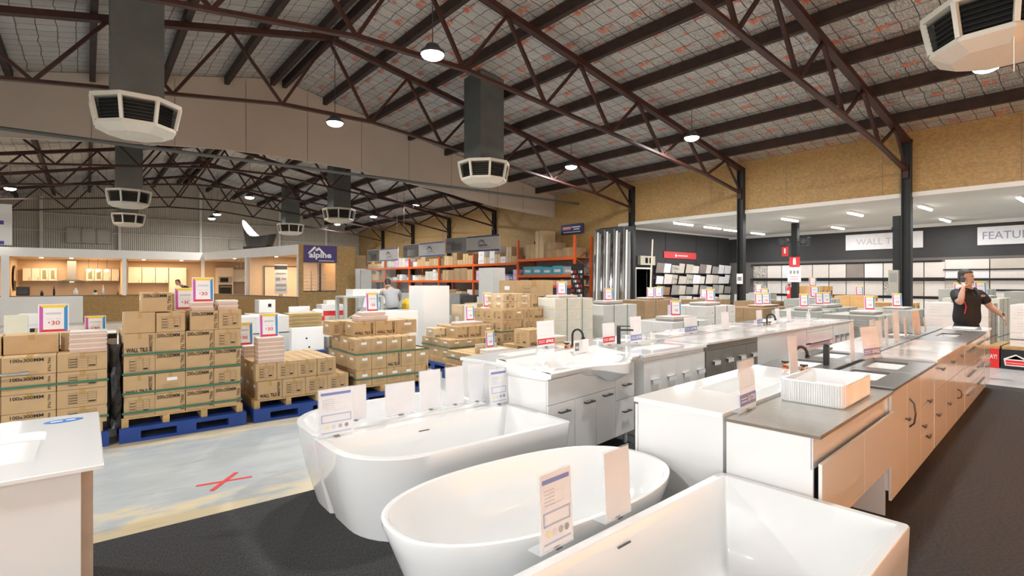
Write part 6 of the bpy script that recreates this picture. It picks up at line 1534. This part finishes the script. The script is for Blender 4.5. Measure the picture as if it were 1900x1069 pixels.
def make_head(par, c, yaw=0, pitch=0, roll=0, hair=HAIRB, s=1.0, stubble=False):
    M = Matrix.Translation(c) @ Euler((pitch,roll,yaw)).to_matrix().to_4x4() @ Matrix.Scale(s,4)
    rings = head_geo(c,yaw,pitch)
    m = MB().loft(rings)
    for sx in (-1,1):  # ears
        m.loft([[(sx*.073,.004+.012*math.cos(R(a)),-.008+.026*math.sin(R(a))) for a in range(0,360,40)],[(sx*.088,.014+.016*math.cos(R(a)),-.006+.031*math.sin(R(a))) for a in range(0,360,40)],[(sx*.086,.016+.010*math.cos(R(a)),-.006+.020*math.sin(R(a))) for a in range(0,360,40)]])
    m.xf(M); o = m.build('head', SKIN, par, smooth=True); fixn(o)
    m = MB()
    for sx in (-1,1): m.use(mat('eye_white',(.75,.73,.70),.3)).lathe([(0,-.010),(.007,-.007),(.010,0),(.007,.007),(0,.010)],10,(sx*.031,-.078,.008)); m.use(BLACKV).lathe([(0,-.006),(.006,0),(0,.006)],8,(sx*.031,-.0845,.008))
    m.xf(M); m.build('eyes', BLACKV, par)
    m = MB().use(mat('lips',(.42,.18,.14),.5)).box(-.022,-.100,-.071,.022,-.092,-.061)
    m.use(hair)
    for sx in (-1,1): m.beam((sx*.014,-.098,.031),(sx*.048,-.090,.032),.006,.007)
    m.xf(M); m.build('mouth_and_brows', hair, par)
    hr = []
    for z,rx,ry,cy in ((-.075,.058,.046,.058),(-.045,.072,.062,.038),(-.01,.0775,.076,.026),(.03,.080,.092,.014),(.062,.080,.102,.010),(.09,.076,.098,.010),(.113,.060,.078,.012),(.130,.035,.045,.012),(.135,.008,.01,.012)):
        ring = []
        for i in range(28):
            a = 2*math.pi*i/28; x = rx*math.cos(a); y = cy+ry*math.sin(a)
            if z < .09 and y < -.0: y = y*(.08 if z < .05 else .35)
            ring.append((x*(1+.02*math.sin(i*5)),y,z+.003*math.sin(i*7)))
        hr.append(ring)
    m = MB().loft(hr); m.xf(M); fixn(m.build('hair', hair, par, smooth=True))
def fingers(J,E,Rr,wrist_i,w,d,up,side,curl=.5,s=1.0,thumb=1):
    """palm and five fingers: d hand direction, up palm normal (fingers curl to +up), side towards the thumb"""
    d = Vector(d).normalized(); side = Vector(side); side = (side-d*side.dot(d)).normalized(); up = d.cross(side)*(1 if thumb > 0 else -1); w = Vector(w)
    pc = w+d*.045*s; J.append(tuple(pc)); Rr.append((.036*s,.018*s)); E.append((wrist_i,len(J)-1)); pi = len(J)-1
    kn = w+d*.085*s; J.append(tuple(kn)); Rr.append((.038*s,.014*s)); E.append((pi,len(J)-1)); ki = len(J)-1
    for k,(off,L) in enumerate(((.030,.070),(.010,.080),(-.011,.074),(-.031,.058))):
        base = kn+side*off*s+d*.004; p = ki; c = base; dd = d.copy()
        J.append(tuple(c)); Rr.append(.0095*s); E.append((p,len(J)-1)); p = len(J)-1
        for q in range(3):
            dd = (dd+up*curl*(.75+.1*k)).normalized(); c = c+dd*(L*(.42,.32,.26)[q])*s; J.append(tuple(c)); Rr.append((.009,.0082,.0068)[q]*s); E.append((p,len(J)-1)); p = len(J)-1
    c = w+d*.022*s+side*.024*s; J.append(tuple(c)); Rr.append(.013*s); E.append((pi,len(J)-1)); p = len(J)-1
    dd = (d*.7+side*.75).normalized()
    for q in range(2):
        c = c+dd*(.036,.028)[q]*s; J.append(tuple(c)); Rr.append((.0105,.008)[q]*s); E.append((p,len(J)-1)); p = len(J)-1; dd = (dd+d*.3+up*curl*.6).normalized()
def person(label, loc, rz, P, shirt, hair, hs=1.08, yaw=0, pitch=0, sleeve=.85, bulk=1.0, hands=None, logo=False):
    t = thing('person', label, 'person', loc, rz)
    V = {k: Vector(v) for k,v in P.items()}
    b = bulk
    # body: one continuous surface, pelvis is the root
    J = [tuple(V['pelvis'])]; E = []; Rr = [(.13*b,.09*b)]
    sp = chain(J,E,Rr,0,[(tuple(V['pelvis'].lerp(V['chest'],.45)),(.145*b,.11*b)),(tuple(V['chest']),(.155*b,.11*b)),(tuple(V['neck']),.066*b),(tuple(V['neck'].lerp(V['head'],.55)),.062*b)])
    cr = chain(J,E,Rr,0,[(tuple(V['hip_r'].lerp(V['hip_l'],.5)-Vector((0,0,.02))),(.13*b,.10*b))])
    for s in ('r','l'):
        W = chain(J,E,Rr,2,[(tuple(V['sh_'+s]),.062*b),(tuple(V['sh_'+s].lerp(V['el_'+s],.5)),.050*b),(tuple(V['el_'+s]),.043*b),(tuple(V['el_'+s].lerp(V['wr_'+s],.4)),.043*b),(tuple(V['wr_'+s]),.028)])
        if hands and s in hands: d,side,curl,th = hands[s]; fingers(J,E,Rr,W,V['wr_'+s],d,None,side,curl,1.0,th)
        chain(J,E,Rr,cr,[(tuple(V['hip_'+s]+Vector((0,0,-.12))),.085*b),(tuple(V['kn_'+s]),.062),(tuple(V['kn_'+s].lerp(V['an_'+s],.3)),.06),(tuple(V['an_'+s]),.042),(tuple(V['an_'+s]+V['toe']),.034)])
    skinmesh('body',J,E,Rr,SKIN,t,2)
    # shirt: torso and sleeves, ends cleanly at the upper arm and hips
    J = [tuple(V['pelvis']-Vector((0,0,.13)))]; E = []; Rr = [(.180*b,.148*b)]
    chain(J,E,Rr,0,[(tuple(V['pelvis'].lerp(V['chest'],.35)),(.18*b,.145*b)),(tuple(V['pelvis'].lerp(V['chest'],.75)),(.18*b,.14*b)),(tuple(V['chest']),(.175*b,.13*b)),(tuple(V['chest'].lerp(V['neck'],.6)),(.10*b,.085*b)),(tuple(V['neck']+Vector((0,0,-.005))),.078*b)])
    for s in ('r','l'): chain(J,E,Rr,3,[(tuple(V['sh_'+s]),.080*b),(tuple(V['sh_'+s].lerp(V['el_'+s],.5)),.072*b),(tuple(V['sh_'+s].lerp(V['el_'+s],sleeve)),.066*b)])
    skinmesh('shirt',J,E,Rr,shirt,t,2)
    J = [tuple(V['pelvis']+Vector((0,0,.08)))]; E = []; Rr = [(.155*b,.12*b)]
    c0 = chain(J,E,Rr,0,[(tuple(V['hip_r'].lerp(V['hip_l'],.5)-Vector((0,0,.03))),(.15*b,.12*b))])
    for s in ('r','l'): chain(J,E,Rr,c0,[(tuple(V['hip_'+s]+Vector((0,0,-.13))),.105*b),(tuple(V['kn_'+s]),.082),(tuple(V['an_'+s]+Vector((0,0,.03))),.065)])
    skinmesh('trousers',J,E,Rr,TROUS,t,2)
    for s in ('r','l'):
        a = V['an_'+s]; m = MB(); d = V['toe'].normalized() if V['toe'].length else Vector((0,-1,0))
        J = [tuple(a-d*.05+Vector((0,0,-.03))),tuple(a+d*.06+Vector((0,0,-.035))),tuple(a+d*.16+Vector((0,0,-.045)))]
        skinmesh('shoe',J,[(0,1),(1,2)],[.045,.046,.034],SHOE,t,2)
    make_head(t,V['head'],yaw,pitch,0,hair,hs); return t,V
# main man on the phone
P = dict(pelvis=(.0,.02,.97),chest=(.0,.0,1.33),neck=(-.01,-.01,1.535),head=(-.05,-.03,1.70),
 sh_r=(-.21,.0,1.455),el_r=(-.275,-.19,1.27),wr_r=(-.175,-.14,1.545),sh_l=(.215,.02,1.44),el_l=(.345,-.03,1.215),wr_l=(.47,-.13,1.06),
 hip_r=(-.10,.02,.90),kn_r=(-.13,-.02,.50),an_r=(-.13,.05,.09),hip_l=(.10,.02,.90),kn_l=(.14,-.03,.50),an_l=(.18,.02,.09),toe=(.0,-.12,-.04))
man,V = person('stocky man in a black polo shirt holding a phone to his ear behind the island',(11.62,2.12,0),R(-41),P,SHIRTB,HAIRG,1.06,yaw=R(28),pitch=R(6),bulk=1.24,sleeve=.80,
 hands={'r':((.05,.06,.095),(.6,-.2,.3),.55,1),'l':((.045,-.03,-.12),(-.5,-.6,-.1),.28,1)})
m = MB(); 
for sx in (-1,1): m.loft([[(sx*.07,-.045,1.54),(sx*.02,-.10,1.50),(sx*.05,-.12,1.46),(sx*.10,-.06,1.52)],[(sx*.075,-.05,1.545),(sx*.02,-.112,1.505),(sx*.055,-.13,1.462),(sx*.11,-.065,1.525)]])
m.build('collar', SHIRTB, man)
m = MB().use(WPAP); e = [(.105+.035*math.cos(R(a)),-.185,1.40+.016*math.sin(R(a))) for a in range(0,360,20)]; m.loft([e,[(x,-.188,z) for x,y,z in e]]); m.use(RED); e = [(.105+.028*math.cos(R(a)),-.189,1.40+.010*math.sin(R(a))) for a in range(0,360,20)]; m.add(e,[tuple(range(len(e)))]); lg = m.build('chest_logo', WPAP, man)
m = MB().use(RED); m.tube([(-.155,-.115,1.33),(-.135,-.145,1.22),(-.15,-.135,1.10)],.008,6); m.build('red_piping', RED, man)
MB().lathe([(.034,-.012),(.034,.012),(.028,.012),(.028,-.012)],16).xf(Matrix.Translation((.462,-.122,1.075)) @ Matrix(((1,0,0,0),(0,1,0,0),(0,0,1,0),(0,0,0,1))) @ Euler((R(-35),R(55),0)).to_matrix().to_4x4()).build('watch', BLACKT, man)
ph = thing('phone','black phone held against the ear of the man in the black polo','phone',(0,0,0),0); 
Mw = Matrix.Translation((11.62,2.12,0)) @ Matrix.Rotation(R(-41),4,'Z')
m = MB().box(-.005,-.033,-.062,.005,.033,.062); m.xf(Mw @ Matrix.Translation((-.145,-.075,1.65)) @ Euler((R(25),R(8),R(20))).to_matrix().to_4x4()); m.build('phone_body', BLACKT, ph, .004)
# man in black leaning over the kitchen counter
P2 = dict(pelvis=(.62,.15,1.02),chest=(.26,.05,1.34),neck=(.08,.02,1.46),head=(-.03,.0,1.58),sh_r=(.18,-.14,1.38),el_r=(.12,-.22,1.16),wr_r=(-.08,-.18,1.14),sh_l=(.24,.20,1.38),el_l=(.16,.26,1.12),wr_l=(-.06,.2,1.12),
 hip_r=(.62,.05,.90),kn_r=(.60,.0,.5),an_r=(.66,.0,.09),hip_l=(.62,.25,.90),kn_l=(.62,.25,.5),an_l=(.68,.25,.09),toe=(-.12,0,-.04))
person('man in black leaning on the counter inside the kitchen display',(3.15,27.45,0),0,P2,SHIRTB,HAIRB,1.0,yaw=R(-75),pitch=R(20),hands={'r':((-1,.1,0),(0,.6,0),.2,1),'l':((-1,-.1,0),(0,-.6,0),.2,-1)})
# man in grey bending over the workbench, seen from behind
P3 = dict(pelvis=(.04,.0,.97),chest=(.0,.20,1.31),neck=(-.03,.31,1.47),head=(-.06,.40,1.57),sh_r=(-.20,.24,1.38),el_r=(-.27,.44,1.16),wr_r=(-.16,.62,1.02),sh_l=(.20,.22,1.38),el_l=(.26,.42,1.16),wr_l=(.14,.60,1.02),
 hip_r=(-.06,.0,.90),kn_r=(-.07,.05,.5),an_r=(-.08,.0,.09),hip_l=(.14,.0,.90),kn_l=(.15,.05,.5),an_l=(.16,.0,.09),toe=(0,.12,-.04))
person('man in a grey T-shirt seen from behind, bending over the workbench',(6.12,12.55,0),R(-20),P3,SHIRTG,HAIRB,1.0,yaw=R(180),pitch=R(38),bulk=1.1,hands={'r':((.3,.9,-.2),(.6,0,.3),.3,1),'l':((-.3,.9,-.2),(-.6,0,.3),.3,-1)})
# templates must never stay at their parking spot
